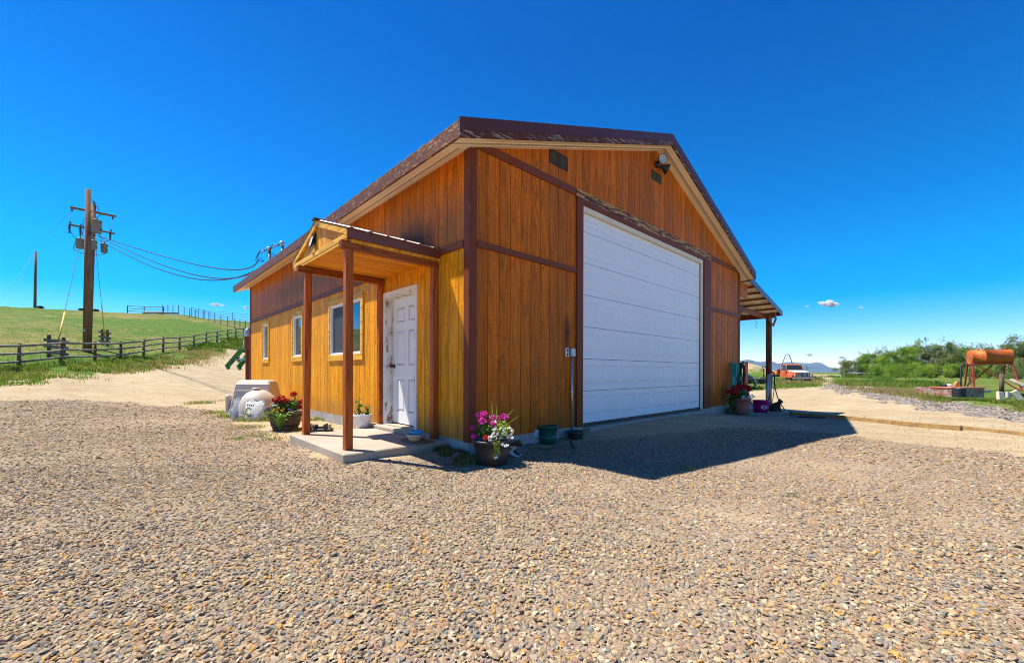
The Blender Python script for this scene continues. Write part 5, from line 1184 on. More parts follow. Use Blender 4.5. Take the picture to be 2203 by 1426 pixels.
b = MB(); b.beam(tw(513,776,18.55), tw(527,772,19.5), .10, .12); b.build('cross_tube', M_JD, tg)
bc = tw(596,770,20.1); bz = 0
b = MB(); b.bb(bc.x-.9,bc.x+.5,bc.y-.3,bc.y+.3,.75,1.35); b.bb(bc.x+.5,bc.x+1.6,bc.y-.5,bc.y+.5,.7,1.1); b.build('hood', M_JD, tg, bevel=.04)
for x_, y_, r_ in ((-.6,-.6,.42),(-.6,.6,.42),(1.2,-.75,.7),(1.2,.75,.7)):
    b = MB(); b.lathe([(r_*.5,-.14),(r_*.95,-.16),(r_,-.1),(r_,.1),(r_*.95,.16),(r_*.5,.14),(r_*.5,-.14)], (bc.x+x_,bc.y+y_,r_), 26, axis='Y'); wl = b.build('tyre', M_BLACK, tg, True)
    b = MB(); b.lathe([(0,-.08),(r_*.5,-.1),(r_*.5,.1),(0,.08)], (bc.x+x_,bc.y+y_,r_), 20, axis='Y'); b.build('wheel_rim', plain('tractor_yellow', (.6,.42,.02), .4), wl)
b = MB(); b.bb(bc.x+.7,bc.x+1.2,bc.y-.25,bc.y+.25,1.1,1.2); b.bb(bc.x+1.1,bc.x+1.2,bc.y-.25,bc.y+.25,1.2,1.6); b.build('seat', M_BLACK, tg, bevel=.03)

# ================================================================== RIGHT SIDE OF THE WORKSHOP
# terracotta pot
p = hit(1596, 892); g = bucket('flower_pot', p, .165, .215, .43, plain('faded_terracotta_plastic', (.36,.13,.09), .55, 0, .06, 3, .03), 'faded terracotta pot of red geraniums at the right front corner', 'flower pot', .014, soil=True)
b = MB(); b.leaves(shell((-.05,0,.50), (.24,.18,.13), 600), .06, .8); b.leaves(shell((-.22,.05,.32), (.10,.12,.22), 300), .06, .8); b.build('foliage', M_LEAFG, g)
for x, y, z, r in ((-.37,-.05,.60,.075),(-.24,-.05,.62,.09),(-.18,.0,.70,.09),(-.08,-.05,.74,.09),(.02,-.05,.74,.10),(.12,0,.72,.09),(.20,.02,.66,.06),(-.20,-.1,.56,.06)): head(g, (x,y,z), r, M_REDF, 130, .05)
for i in range(24): head(g, (random.uniform(-.12,.2), -.2-random.random()*.03, random.uniform(.42,.55)), .022, M_WHF, 8, .035)
# magenta bucket
p = hit(1637, 887); g = bucket('bucket', p, .185, .215, .36, plain('magenta_plastic', (.42,.01,.16), .35, 0, .06, 3, .0), 'magenta plastic tub with a white oval emblem beside the lean-to post', 'bucket', .012)
b = MB()
for zz_, rr_, y_ in ((.17,.075,0),):
    P_ = []; 
    for i in range(24):
        a = 2*PI*i/24; dx = .085*math.cos(a); ang = -PI/2-.12+dx/.2; r = .206
        P_.append((r*math.cos(ang), r*math.sin(ang), zz_+.055*math.sin(a)))
    b.arr(P_, [tuple(range(24))])
ov = b.build('oval_emblem', plain('white_print', (.75,.72,.72), .5, 0, .03, 3, 0), g)
b = MB()
for k_ in range(5):
    ang = -PI/2-.12+(-.05+.024*k_)/.2; r = .2085; w_ = .018/.2
    b.arr([(r*math.cos(ang),r*math.sin(ang),.145),(r*math.cos(ang+w_*.5),r*math.sin(ang+w_*.5),.145),(r*math.cos(ang+w_*.5),r*math.sin(ang+w_*.5),.195),(r*math.cos(ang),r*math.sin(ang),.195)], [(0,1,2,3)])
b.build('emblem_lettering', plain('purple_print', (.25,.02,.15), .5), ov)
# concrete blocks by the foundation
for u, lab, mt in ((1558,'dark timber block against the right end of the front foundation',M_GRAYWOOD),(1574,'gray concrete block behind the terracotta pot',M_CONCG)):
    p = L2W(*{1558:(8.95,-.13),1574:(9.45,-.14)}[u]); b = MB(); b.bb(-.19,.19,-.09,.09,-.05,.17+.02*(u>1560)); o = b.build('block', mt, None, bevel=.01); o.location = (p.x,p.y,gz(p.x,p.y)); o.rotation_euler = (0,0,PHI); tag(o, lab, 'block')
# hoses on the wall
def coil(name, mat, label, n, x0, zt_, zb_, w_, r, y0=-.10):
    b = MB()
    for k_ in range(n):
        xx = x0+random.uniform(-.06,.06); ww = w_*random.uniform(.6,1.1); zb2 = zb_+random.uniform(-.12,.12); zt2 = zt_+random.uniform(-.05,.03); yy = y0-random.uniform(0,.12); P_ = []
        for a in np.linspace(0, 2*PI, 29): P_.append((xx+ww*math.cos(a)*(1-.35*math.sin(a)), yy+.02*math.sin(3*a+k_), (zt2+zb2)/2+(zt2-zb2)/2*math.sin(a)))
        b.tube([tuple(L2W(*q_)) for q_ in P_], r, 8, caps=False)
    return tag(b.build(name, mat, None, True), label, 'hose', 'coiled hoses hung on the corner of the front wall')
coil('garden_hose', plain('teal_green_hose', (.015,.30,.22), .35, 0, .15, 4, 0), 'teal green hose coiled on the right front corner', 11, 9.0, 1.30, .30, .21, .014)
coil('garden_hose', plain('black_hose', (.015,.016,.02), .4, 0, .1, 4, 0), 'black and gray hose hanging over the teal one at the corner', 5, 9.28, 1.36, .42, .26, .016, -.18)
b = MB(); b.tube([tuple(L2W(9.15,-.02,1.30)), tuple(L2W(9.15,-.3,1.30)), tuple(L2W(9.15,-.32,1.38))], .015, 6); tag(b.build('hose_hook', M_DARK, None, True), 'iron hook holding the coiled hoses at the corner', 'hook')
# tarp bundle leaning behind the pot
pa = hit(1612, 884); b = MB(); n, m = 22, 26; V = []
for j in range(m+1):
    t = j/m
    for i in range(n+1):
        s_ = i/n; x_ = (.62-.36*t)*(s_-.5)*1.0-.16*t; z_ = 1.02*t; y_ = .32*t+.06*math.sin(9*s_+5*t)+.04*math.sin(17*s_-11*t)+.03*math.sin(23*t+4*s_); V.append((x_+.03*math.sin(13*t), y_, z_))
b.arr(V, [(j*(n+1)+i,j*(n+1)+i+1,(j+1)*(n+1)+i+1,(j+1)*(n+1)+i) for j in range(m) for i in range(n)])
o = b.build('tarp', plain('silver_blue_tarp', (.42,.46,.55), .45, .1, .3, 9, .6, .02), None, True); o.location = (pa.x+.1,pa.y+.35,pa.z); sd = o.modifiers.new('thickness', 'SOLIDIFY'); sd.thickness = .012; tag(o, 'crumpled silver-blue tarp leaning behind the terracotta pot', 'tarp')
b = MB(); c_ = atY(1608, 824, pa.y+.5); b.tube([(c_.x+.28*math.cos(a)-.02,c_.y,c_.z+.36*math.sin(a)-.12) for a in np.linspace(.1,PI*.62,14)], .045, 9); b.tube([(c_.x+.30*math.cos(a)-.05,c_.y-.06,c_.z+.36*math.sin(a)-.12) for a in np.linspace(.1,PI*.62,14)], .02, 8)
tag(b.build('wheel_fender', plain('worn_white_fender', (.38,.39,.41), .4, .1, .3, 9, .05), None, True), 'curved white fender sticking up behind the tarp', 'fender')
# hydrant on the post
PP = L2W(PXL, -.03); gzp = gz(PP.x, PP.y)
def onpost(u, v, dy=-.12): Y = PP.y+dy; k, m = ray(u, v); return Vector((k*Y, Y, H-m*Y))
g = empty('yard_hydrant', (PP.x,PP.y-.12,gzp), 0, 'red-handled yard hydrant strapped to the lean-to post', 'hydrant'); O = g.location
b = MB(); b.tube([onpost(1656,880)-O, onpost(1656,800)-O], .022, 8); b.build('riser_pipe', M_GALV, g, True)
b = MB(); b.ball(onpost(1657,797)-O, (.05,.05,.07), 10, 7); b.tube([onpost(1657,797)-O, onpost(1665,803,-.2)-O], .025, 8); b.build('valve_head', plain('red_paint_chipped', (.22,.02,.018), .5, .1, .3, 12, .1), g, True)
b = MB(); b.tube([onpost(1653,800)-O, onpost(1656,784)-O, onpost(1660,771)-O], [.02,.016,.02], 8); b.build('lever_handle', MATS['red_paint_chipped'], g, True)
b = MB(); b.tube([onpost(1648,790)-O, onpost(1643,788)-O, onpost(1639,792)-O, onpost(1639.5,797)-O], .014, 7); b.build('hook', M_DARK, g, True)
b = MB(); b.tube([onpost(1653.5,806,-.25), onpost(1648.5,884,-.55)], .035, 10); tag(b.build('leaning_pipe', plain('gray_pvc', (.40,.39,.40), .45, 0, .1, 5, 0), None, True), 'pale gray pipe leaning against the lean-to post', 'pipe')
def hosepath(name, pts, mat, label, r=.014):
    P_ = []
    for it in pts:
        if len(it) == 3: P_.append(onpost(*it))
        else: q_ = hit(*it); P_.append(q_+Vector((0,0,r+.003)))
    # Catmull-Rom
    Q = [P_[0]]+P_+[P_[-1]]; out = []
    for i in range(1, len(Q)-2):
        for t in np.linspace(0, 1, 9)[:-1]:
            p0,p1,p2,p3 = Q[i-1],Q[i],Q[i+1],Q[i+2]; out.append(.5*((2*p1)+(p2-p0)*t+(2*p0-5*p1+4*p2-p3)*t*t+(3*p1-p0-3*p2+p3)*t**3))
    out.append(Q[-1]); b = MB(); b.tube(out, r, 8); return tag(b.build(name, mat, None, True), label, 'hose')
hosepath('garden_hose', [(1664,803,-.2),(1666,820,-.25),(1664,850,-.3),(1658,874,-.5),(1648,887),(1628,891),(1606,892)], plain('teal_hose_loose', (.02,.24,.20), .35, 0, .1, 4, 0), 'thin teal hose curving from the hydrant down to the terracotta pot', .012)
hosepath('garden_hose', [(1666,803,-.2),(1667,830,-.35),(1675,860,-.5),(1690,884),(1712,896),(1745,899),(1775,900)], MATS['black_hose'], 'black hose drooping from the hydrant past the dark cat to the boards', .016)
b = MB(); q0 = atY(1625,684,13.5); b.tube([q0, q0+Vector((.02,0,-.12)), q0+Vector((.05,0,-.2)), q0+Vector((0,0,-.25)), q0+Vector((.04,0,-.32))], .006, 5); tag(b.build('dangling_wire', M_BLACK), 'short loose wire dangling under the lean-to beam', 'wire')
# long boards on the ground
def longboard(u0, v0, u1, v1, w_, h_, label):
    a, c = hit(u0, v0), hit(u1, v1); n = 24; b = MB()
    for i in range(n):
        p_, q_ = a.lerp(c, i/n), a.lerp(c, (i+1)/n); p_.z = gz(p_.x, p_.y)+h_/2; q_.z = gz(q_.x, q_.y)+h_/2; b.beam(p_, q_, w_, h_, .5)
    tag(b.build('timber', wood('yellow_lumber', (.46,.30,.13), (.30,.18,.07), 'X', .1, .8)), label, 'board', 'long boards laid end to end across the yard')
longboard(1700,893,2068,926,.09,.09,'long thin board running out of the building shadow'); longboard(2066,922,2320,952,.10,.06,'second long board continuing to the right picture edge')

# ================================================================== TRUCK
M_OR = peel('sun_faded_orange_paint', (.50,.09,.02), (.60,.40,.28), .54, .66, (1.2,1.2,1.2), 2.2, .45)
M_HOODW = peel('chalky_white_hood', (.70,.62,.54), (.60,.20,.08), .60, .66, (1,1,1), 2.)
M_CHROME = plain('grille_chrome', (.5,.52,.53), .3, .8, .1, 5, 0); M_DARKG = plain('truck_glass', (.02,.035,.04), .08, 0, .1, 3, 0)
tp = atY(1727, 822, 39.5); tp.z = gz(tp.x, tp.y)
tk = empty('flatbed_truck', tuple(tp), -.14, 'old faded orange flatbed truck with white hood and tall pipe hoop', 'truck')
tk.scale = (.84, .9, .84)
# local: -y is the nose, x across; nose at y=0
def part(name, mat, par=tk, smooth=False, bevel=0): return lambda b: b.build(name, mat, par, smooth, bevel)
b = MB(); b.arr([(-.85,.05,.62),(.85,.05,.62),(.92,1.55,.62),(-.92,1.55,.62),(-.72,.0,1.28),(.72,.0,1.28),(.86,1.55,1.45),(-.86,1.55,1.45)], [(3,2,1,0),(4,5,6,7),(0,1,5,4),(1,2,6,5),(2,3,7,6),(3,0,4,7)]); b.build('nose', M_OR, tk, bevel=.06)
b = MB(); b.arr([(-.70,-.01,1.27),(.70,-.01,1.27),(.84,1.5,1.46),(-.84,1.5,1.46),(-.66,.02,1.34),(.66,.02,1.34),(.78,1.5,1.52),(-.78,1.5,1.52)], [(4,5,6,7),(0,1,5,4),(1,2,6,5),(3,0,4,7)]); b.build('hood', M_HOODW, tk, bevel=.02)
gr_ = MB(); gr_.bb(-.56,.56,-.06,.0,.70,1.24); gg_ = gr_.build('grille', M_DARK, tk)
b = MB()
for i in range(9): b.bb(-.52+.13*i-.018,-.52+.13*i+.018,-.08,-.058,.73,1.21)
for a_ in ((-.58,.58,1.22,1.27),(-.58,.58,.67,.72)): b.bb(a_[0],a_[1],-.09,-.055,a_[2],a_[3])
for x_ in (-.58,.55): b.bb(x_,x_+.03,-.088,-.056,.72,1.22)
b.build('grille_bars', M_CHROME, gg_)
for sg in (-1,1):
    b = MB(); V = []
    b.arr([(sg*.58,-.02,.60),(sg*1.18,.0,.60),(sg*1.2,1.1,.60),(sg*.85,1.1,.60),(sg*.60,-.04,1.08),(sg*1.12,.02,1.05),(sg*1.18,1.1,1.12),(sg*.85,1.1,1.2)], [(0,1,5,4),(1,2,6,5),(4,5,6,7),(3,2,1,0),(2,3,7,6)] if sg > 0 else [(4,5,1,0),(5,6,2,1),(7,6,5,4),(0,1,2,3),(6,7,3,2)]); b.build('fender', M_OR, tk, bevel=.06)
    b = MB(); b.lathe([(0,-.1),(.10,-.1),(.13,-.07),(.13,.0)], (sg*.85,0,.84), 18, axis='Y'); hl_ = b.build('headlight', M_CHROME, tk, True)
    b = MB(); b.lathe([(0,-.108),(.085,-.105)], (sg*.85,0,.84), 16, axis='Y'); b.build('lens', plain('headlamp_lens', (.7,.7,.66), .1), hl_)
    b = MB(); b.ball((sg*1.02,.1,1.13), (.06,.06,.05), 8, 6); b.build('turn_lamp', plain('amber_lens', (.6,.18,.02), .3), tk, True)
    for y_ in (.75, 4.7):
        b = MB(); b.lathe([(.26,-.12),(.46,-.14),(.50,-.08),(.50,.08),(.46,.14),(.26,.12),(.26,-.12)], (sg*.95,y_,.46), 26, axis='X'); wl = b.build('tyre', M_BLACK, tk, True)
        b = MB(); b.lathe([(0,sg*.03),(.2,sg*.05),(.27,sg*.11)], (sg*.95,y_,.46), 18, axis='X'); b.build('wheel_rim', plain('dusty_rim', (.42,.30,.16), .7), wl)
    b = MB(); b.tube([(sg*1.0,1.75,1.55),(sg*1.35,1.65,1.72),(sg*1.35,1.65,2.02),(sg*1.0,1.8,2.1)], .015, 6); ma = b.build('mirror_arm', M_DARK, tk)
    b = MB(); b.bb(sg*1.35-.07,sg*1.35+.07,1.62,1.66,1.62,2.0); b.build('mirror', M_GALV, ma)
b = MB(); b.bb(-1.12,1.12,-.18,-.06,.50,.66); b.build('bumper', peel('rusty_white_bumper', (.55,.45,.42), (.30,.09,.04), .5, .56), tk, bevel=.02)
b = MB(); b.arr([(-.98,1.5,.62),(.98,1.5,.62),(.98,2.9,.62),(-.98,2.9,.62),(-.98,1.5,1.5),(.98,1.5,1.5),(.98,2.9,1.5),(-.98,2.9,1.5)], [(3,2,1,0),(4,5,6,7),(0,1,5,4),(1,2,6,5),(2,3,7,6),(3,0,4,7)])
b.arr([(-.82,1.78,2.12),(.82,1.78,2.12),(.84,2.85,2.12),(-.84,2.85,2.12),(-.76,1.95,2.22),(.76,1.95,2.22),(.76,2.8,2.24),(-.76,2.8,2.24)], [(4,5,6,7),(0,1,5,4),(1,2,6,5),(2,3,7,6),(3,0,4,7),(3,2,1,0)])
for sg in (-1,1):
    for y0_,y1_ in ((1.52,1.80),(2.75,2.85)): b.beam((sg*.94,y0_,1.48),(sg*.82,y1_,2.14),.08,.08)
b.arr([(-.96,2.88,1.48),(.96,2.88,1.48),(.84,2.84,2.14),(-.84,2.84,2.14)], [(0,1,2,3)]); b.build('cab', M_OR, tk, bevel=.03)
b = MB(); b.arr([(-.90,1.54,1.52),(.90,1.54,1.52),(.79,1.81,2.11),(-.79,1.81,2.11)], [(0,1,2,3)]); b.build('windshield', M_DARKG, tk)
for sg in (-1,1):
    b = MB(); b.arr([(sg*.95,1.62,1.52),(sg*.95,2.7,1.52),(sg*.84,2.7,2.1),(sg*.84,1.86,2.1)], [(0,1,2,3)]); b.build('side_window', M_DARKG, tk)
for x_ in (-.6,0,.6): b = MB(); b.ball((x_,2.0,2.26), (.06,.05,.04), 8, 6); b.build('roof_marker', MATS['amber_lens'], tk, True)
b = MB(); P_ = [(.58*sx_,3.15,z_) for sx_, z_ in ((-1,1.3),(-1.,2.3),(-.66,2.85),(-.36,3.35),(-.15,3.45),(.15,3.45),(.36,3.35),(.66,2.85),(1.,2.3),(1,1.3))]; b.tube(P_, .045, 8); b.build('pipe_hoop', plain('dark_pipe', (.06,.055,.05), .5), tk, True)
for sg in (-1,1):
    b = MB(); b.bb(sg*.42-.05,sg*.42+.05,2.9,6.6,.72,.95); b.build('chassis_rail', M_DARK, tk)
    b = MB(); b.bb(sg*1.12-.05,sg*1.12+.05,3.3,6.6,.98,1.20); b.build('bed_rail', plain('bright_orange_steel', (.66,.16,.015), .45, 0, .15, 2, .03, dirt=(.3,.12,.04)), tk)
b = MB(); b.bb(-1.1,1.1,3.2,3.4,1.0,1.65); b.bb(-1.05,1.05,3.3,6.5,1.0,1.06); b.build('flatbed', M_OR, tk)
b = MB(); b.beam((-1.1,3.5,1.25),(-.8,5.2,1.55),.06,.06); b.beam((-.8,5.2,1.55),(-.8,6.4,1.3),.06,.06); b.build('winch_frame', plain('pale_orange_steel', (.6,.28,.08), .5), tk)
for x_, h_ in ((-1.15,1.75),(-.75,1.65)):
    b = MB(); b.bb(x_-.06,x_+.06,6.4,6.52,.4,h_); b.build('headboard_post', M_DARK, tk)
# trailer deck and rusty panel
q = atY(1632, 822, 38); q.z = gz(q.x,q.y); g = empty('flat_trailer', tuple(q), .1, 'dark empty trailer deck with a pale end post in the long grass', 'trailer')
b = MB(); b.bb(-1.6,1.1,-.6,.8,.42,.54); b.build('deck', M_GRAYWOOD, g)
for x_ in (-1.3,.0): b = MB(); b.lathe([(.0,-.1),(.26,-.1),(.3,-.06),(.3,.06),(.26,.1),(0,.1)], (x_,-.45,.30), 18, axis='Y'); b.build('wheel', M_BLACK, g, True)
b = MB(); b.bb(.98,1.1,-.66,-.6,.1,.62); b.build('end_post', plain('pale_wood_post', (.45,.38,.25), .8), g)
q = atY(1606, 820, 27); q.z = gz(q.x,q.y); g = empty('stock_panel', tuple(q), 1.05, 'rusty red boarded panel with a brown end post showing past the corner of the workshop', 'panel')
for i in range(10):
    b = MB(); b.bb(-1.9+.2*i,-1.9+.2*i+.185,-.02,.02,.2,1.62+.0*i,random.random()); b.build('panel_board', plain('rusty_red_board', (.30,.07,.05), .7, 0, .2, 6, .2, tint=.2), g)
b = MB(); b.bb(.12,.26,-.08,.08,-.1,1.75); b.build('end_post', plain('brown_post_paint', (.14,.07,.045), .7), g)
b = MB(); b.bb(-1.95,.12,-.05,.05,1.62,1.70); b.build('top_rail', MATS['brown_post_paint'], g)

# ================================================================== FUEL TANK AND CLUTTER
YT = 25.
TANK_RZ = -math.radians(30)
M_TANK = peel('rusty_orange_tank', (.56,.13,.02), (.20,.07,.03), .50, .64, (.5,1,1), 1.6, .5, .1); M_REDST = plain('red_oxide_steel', (.36,.04,.025), .6, .1, .2, 6, .05)
ta, tb_ = atY(2086, 842, YT), atY(2171, 842, YT); gT = gz((ta.x+tb_.x)/2, YT); ctr = Vector(((ta.x+tb_.x)/2, YT, gT))
tn = empty('fuel_tank', tuple(ctr), TANK_RZ, 'rusty orange cylindrical fuel tank raised on a red angle-iron stand', 'fuel tank')
zc = atY(2120, 768.5, YT).z-gT; R_ = .455; h2 = .84
b = MB(); b.lathe([(0,-h2-.03),(R_*.93,-h2-.02),(R_*.99,-h2-.02),(R_,-h2),(R_,-h2*.33),(R_*1.01,-h2*.33),(R_*1.01,-h2*.31),(R_,-h2*.31),(R_,h2),(R_*.99,h2+.02),(R_*.9,h2+.03),(0,h2+.03)], (0,0,zc), 40, axis='X'); b.build('tank_body', M_TANK, tn, True)
for x_ in (-.5,.6): b = MB(); b.lathe([(0,R_+.07),(.05,R_+.07),(.05,R_-.02)], (x_,0,zc), 12); b.build('filler_cap', M_RUST, tn, True)
zl = zc-R_*.8
LT = [((-h2+.02,-.34),(-h2+.0,-.62)),((-h2+.02,.34),(-h2-.05,.62)),((h2-.05,-.34),(h2+.28,-.62)),((h2-.08,.34),(h2-.1,.62))]
for (x0,y0),(x1,y1) in LT: b = MB(); b.beam((x1,y1,-.1),(x0,y0,zl+.05),.075,.075); b.build('leg', M_REDST, tn)
for y_ in (-.34,.34): b = MB(); b.bb(-h2,h2,y_-.03,y_+.03,zl-.02,zl+.04); b.build('saddle_rail', M_REDST, tn)
b = MB(); b.beam((-h2+.05,-.36,zl),(h2+.22,-.62,.0),.06,.06); b.build('cross_brace', M_REDST, tn)
b = MB(); b.beam((h2-.5,.40,zl),(-h2-.05,.45,.15),.06,.06); b.build('cross_brace', M_RUST, tn)
b = MB(); b.beam((-h2-.05,-.45,.1),(-h2+.06,.3,zl),.05,.05); b.build('cross_brace', M_RUST, tn)
b = MB(); b.tube([(-h2+.02,-.1,zc-R_),(-h2-.05,-.15,zc-R_-.3),(-h2-.12,-.3,.5),(-h2-.25,-.45,.3)], .03, 7); b.build('outlet_hose', M_BLACK, tn, True)
def gput(u, v): p = hit(u, v); return p
def pipe(name, label, cat, pts, r, mat): b = MB(); b.tube(pts, r, 8); return tag(b.build(name, mat, None, True), label, cat)
def cbox(name, u0, u1, vtop, vbot, Y, dep, mat, label, cat, rz=0, top=None, rim=True):
    a, c = atY(u0, vbot, Y), atY(u1, vbot, Y); zt_ = atY((u0+u1)/2, vtop, Y).z; x = (a.x+c.x)/2; z = gz(x, Y); g = empty(name, (x,Y,z), rz, label, cat); w_ = (c.x-a.x)/2; h_ = zt_-z
    b = MB()
    for q in ((-w_,w_,-.02,.02,-.05,h_),(-w_,w_,dep-.02,dep+.02,-.05,h_),(-w_,-w_+.04,.02,dep-.02,-.05,h_),(w_-.04,w_,.02,dep-.02,-.05,h_)): b.bb(*q)
    b.build('box_sides', mat, g)
    if top: b = MB(); b.bb(-w_-.03,w_+.03,-.05,dep+.05,h_+.002,h_+.06); b.build('lid', top, g, bevel=.01)
    return g
M_FADR = peel('faded_red_panel', (.27,.09,.06), (.40,.34,.29), .44, .56, (1.5,1.5,3), 2.)
cbox('rusty_bin', 2011, 2046, 833, 852, 19.2, .9, M_FADR, 'open rusty red bin at the left of the fuel tank clutter', 'bin', .06)
cbox('tool_box', 2047, 2115, 836, 856, 18.3, .9, M_FADR, 'faded red and white chest with an orange-red lid in front of the fuel tank', 'chest', -.03, peel('orange_red_lid', (.50,.14,.07), (.6,.4,.25), .6, .66))
for u, vb, lab in ((2065,857,'black ribbed drum standing nearest in front of the red chest'),(2086,853,'black ribbed drum to the right, tucked against the red chest')):
    p = hit(u, vb); g = empty('drum', tuple(p), 0, lab, 'drum', 'black ribbed drums by the chest'); b = MB(); pr = [(0,0),(.205,0)]
    for k_ in range(6): pr += [(.205,.03+.07*k_),(.22,.05+.07*k_),(.205,.07+.07*k_)]
    b.lathe(pr+[(.21,.46),(.19,.46),(.19,.41),(0,.41)], (0,0,0), 22); b.build('drum_body', M_BLACK, g, True)
p = atY(2056, 837, 18.7); g = empty('hand_pump', tuple(p), .3, 'yellow hand pump mounted on the red chest', 'pump'); Mx = plain('pump_yellow', (.55,.30,.06), .5, .1, .3, 15, .1)
b = MB(); b.lathe([(0,0),(.07,0),(.055,.06),(.07,.09),(.085,.16),(.08,.24),(.04,.28),(0,.29)], (0,0,0), 16); b.build('pump_body', Mx, g, True)
b = MB(); b.lathe([(0,-.1),(.12,-.1),(.13,-.06),(.10,.0),(0,.02)], (-.02,0,.24), 16, axis='Y'); b.build('pump_gear_case', Mx, g, True)
b = MB(); b.tube([(.05,0,.30),(.2,0,.36),(.33,0,.25),(.42,0,.05)], .018, 7); b.build('pump_hose', M_BLACK, g, True)
p = atY(2037, 835, 19.4); g = empty('filter_unit', tuple(p), 0, 'black and white filter unit with a handle on the rusty bin', 'filter')
b = MB(); b.lathe([(0,0),(.08,0),(.08,.16),(.05,.2),(0,.2)], (-.1,0,0), 14); b.build('filter_head', M_DARK, g, True)
b = MB(); b.lathe([(0,-.12),(.09,-.12),(.09,.02),(0,.02)], (.06,0,.11), 14, axis='Y'); b.build('filter_can', M_VINYL, g, True)
b = MB(); b.tube([(-.1,0,.1),(-.3,0,.16),(-.55,0,.36)], .014, 6); b.build('handle', M_DARK, g, True)
p0, p1 = atY(2067.5, 852, 19.4), atY(2067.5, 787, 19.4); pipe('standpipe', 'thin dark standpipe with a bent top left of the tank legs', 'pipe', [p0, p1, p1+Vector((.06,0,.06)), p1+Vector((.14,0,.05))], .028, M_DARK)
b = MB(); b.box((0,0,.03), (.22,.06,.04), (0,.4,0)); o = b.build('green_nozzle', plain('bright_green', (.02,.35,.06), .4), None, bevel=.008); o.location = atY(2083, 834, 18.7); tag(o, 'bright green fuel nozzle lying on the red chest', 'nozzle')
p = hit(2154.5, 846); b = MB(); b.tube([p-Vector((0,0,.1)), atY(2155.5, 804, p.y)], [.095,.09], 10); tag(b.build('wooden_post', M_GRAYPOST, None, True), 'short gray wooden post standing before the tank stand', 'post')
for u0, u1, v0, v1, Y, ln, lab, mt in ((2143,2161,843,862,16.1,.25,'pale flat rock slab tilted in the grass under the tank, brightest of three','cream_rock'),(2163,2175,843,858,17.2,.3,'gray rock slab in the middle of the three','gray_rock'),(2178,2197,840,861,16.3,-.45,'cream rock slab at the right of the three, leaning right','cream_rock')):
    a, c = atY(u0, v1, Y), atY(u1, v0, Y); w_ = c.x-a.x; h_ = c.z-a.z; b = MB(); b.box((0,0,h_/2), (w_*.72,.10,h_*1.05), (-.25,ln,0)); 
    o = b.build('rock_slab', plain(mt, (.62,.52,.36) if 'cream' in mt else (.34,.33,.28), .85, 0, .15, 5, .4), None, bevel=.02); o.location = ((a.x+c.x)/2, Y, a.z); tag(o, lab, 'rock', 'rock slabs under the tank')
a, c = atY(2174, 817, 23.6), atY(2225, 862, 22.6); c.z = gz(c.x,c.y)+.1; pipe('log', 'dark weathered log propped against the right tank leg', 'log', [a, a.lerp(c,.5)+Vector((0,0,.03)), c], [.10,.11,.13], M_GRAYWOOD)
a, c = hit(2116, 846), hit(2145, 846); b = MB(); b.beam(a+Vector((0,.3,.10)), c+Vector((0,.3,.10)), .1, .14); tag(b.build('plank', plain('pink_white_plank', (.52,.40,.36), .8)), 'whitish plank lying between the red chest and the gray post', 'board')
a, c = hit(2180, 852), hit(2230, 856); b = MB(); b.beam(a+Vector((0,.5,.09)), c+Vector((0,.5,.09)), .16, .16); tag(b.build('steel_beam', M_DARK), 'dark steel beam lying in the grass at the right picture edge', 'beam')
b = MB(); along([(2020,858),(2060,862),(2100,862),(2150,868),(2203,872)], 2600, .2, .14, .025, .4); tag(b.build('tank_grass', M_GRASS), 'green grass growing round the drums and rock slabs', 'grass', None, 'stuff')

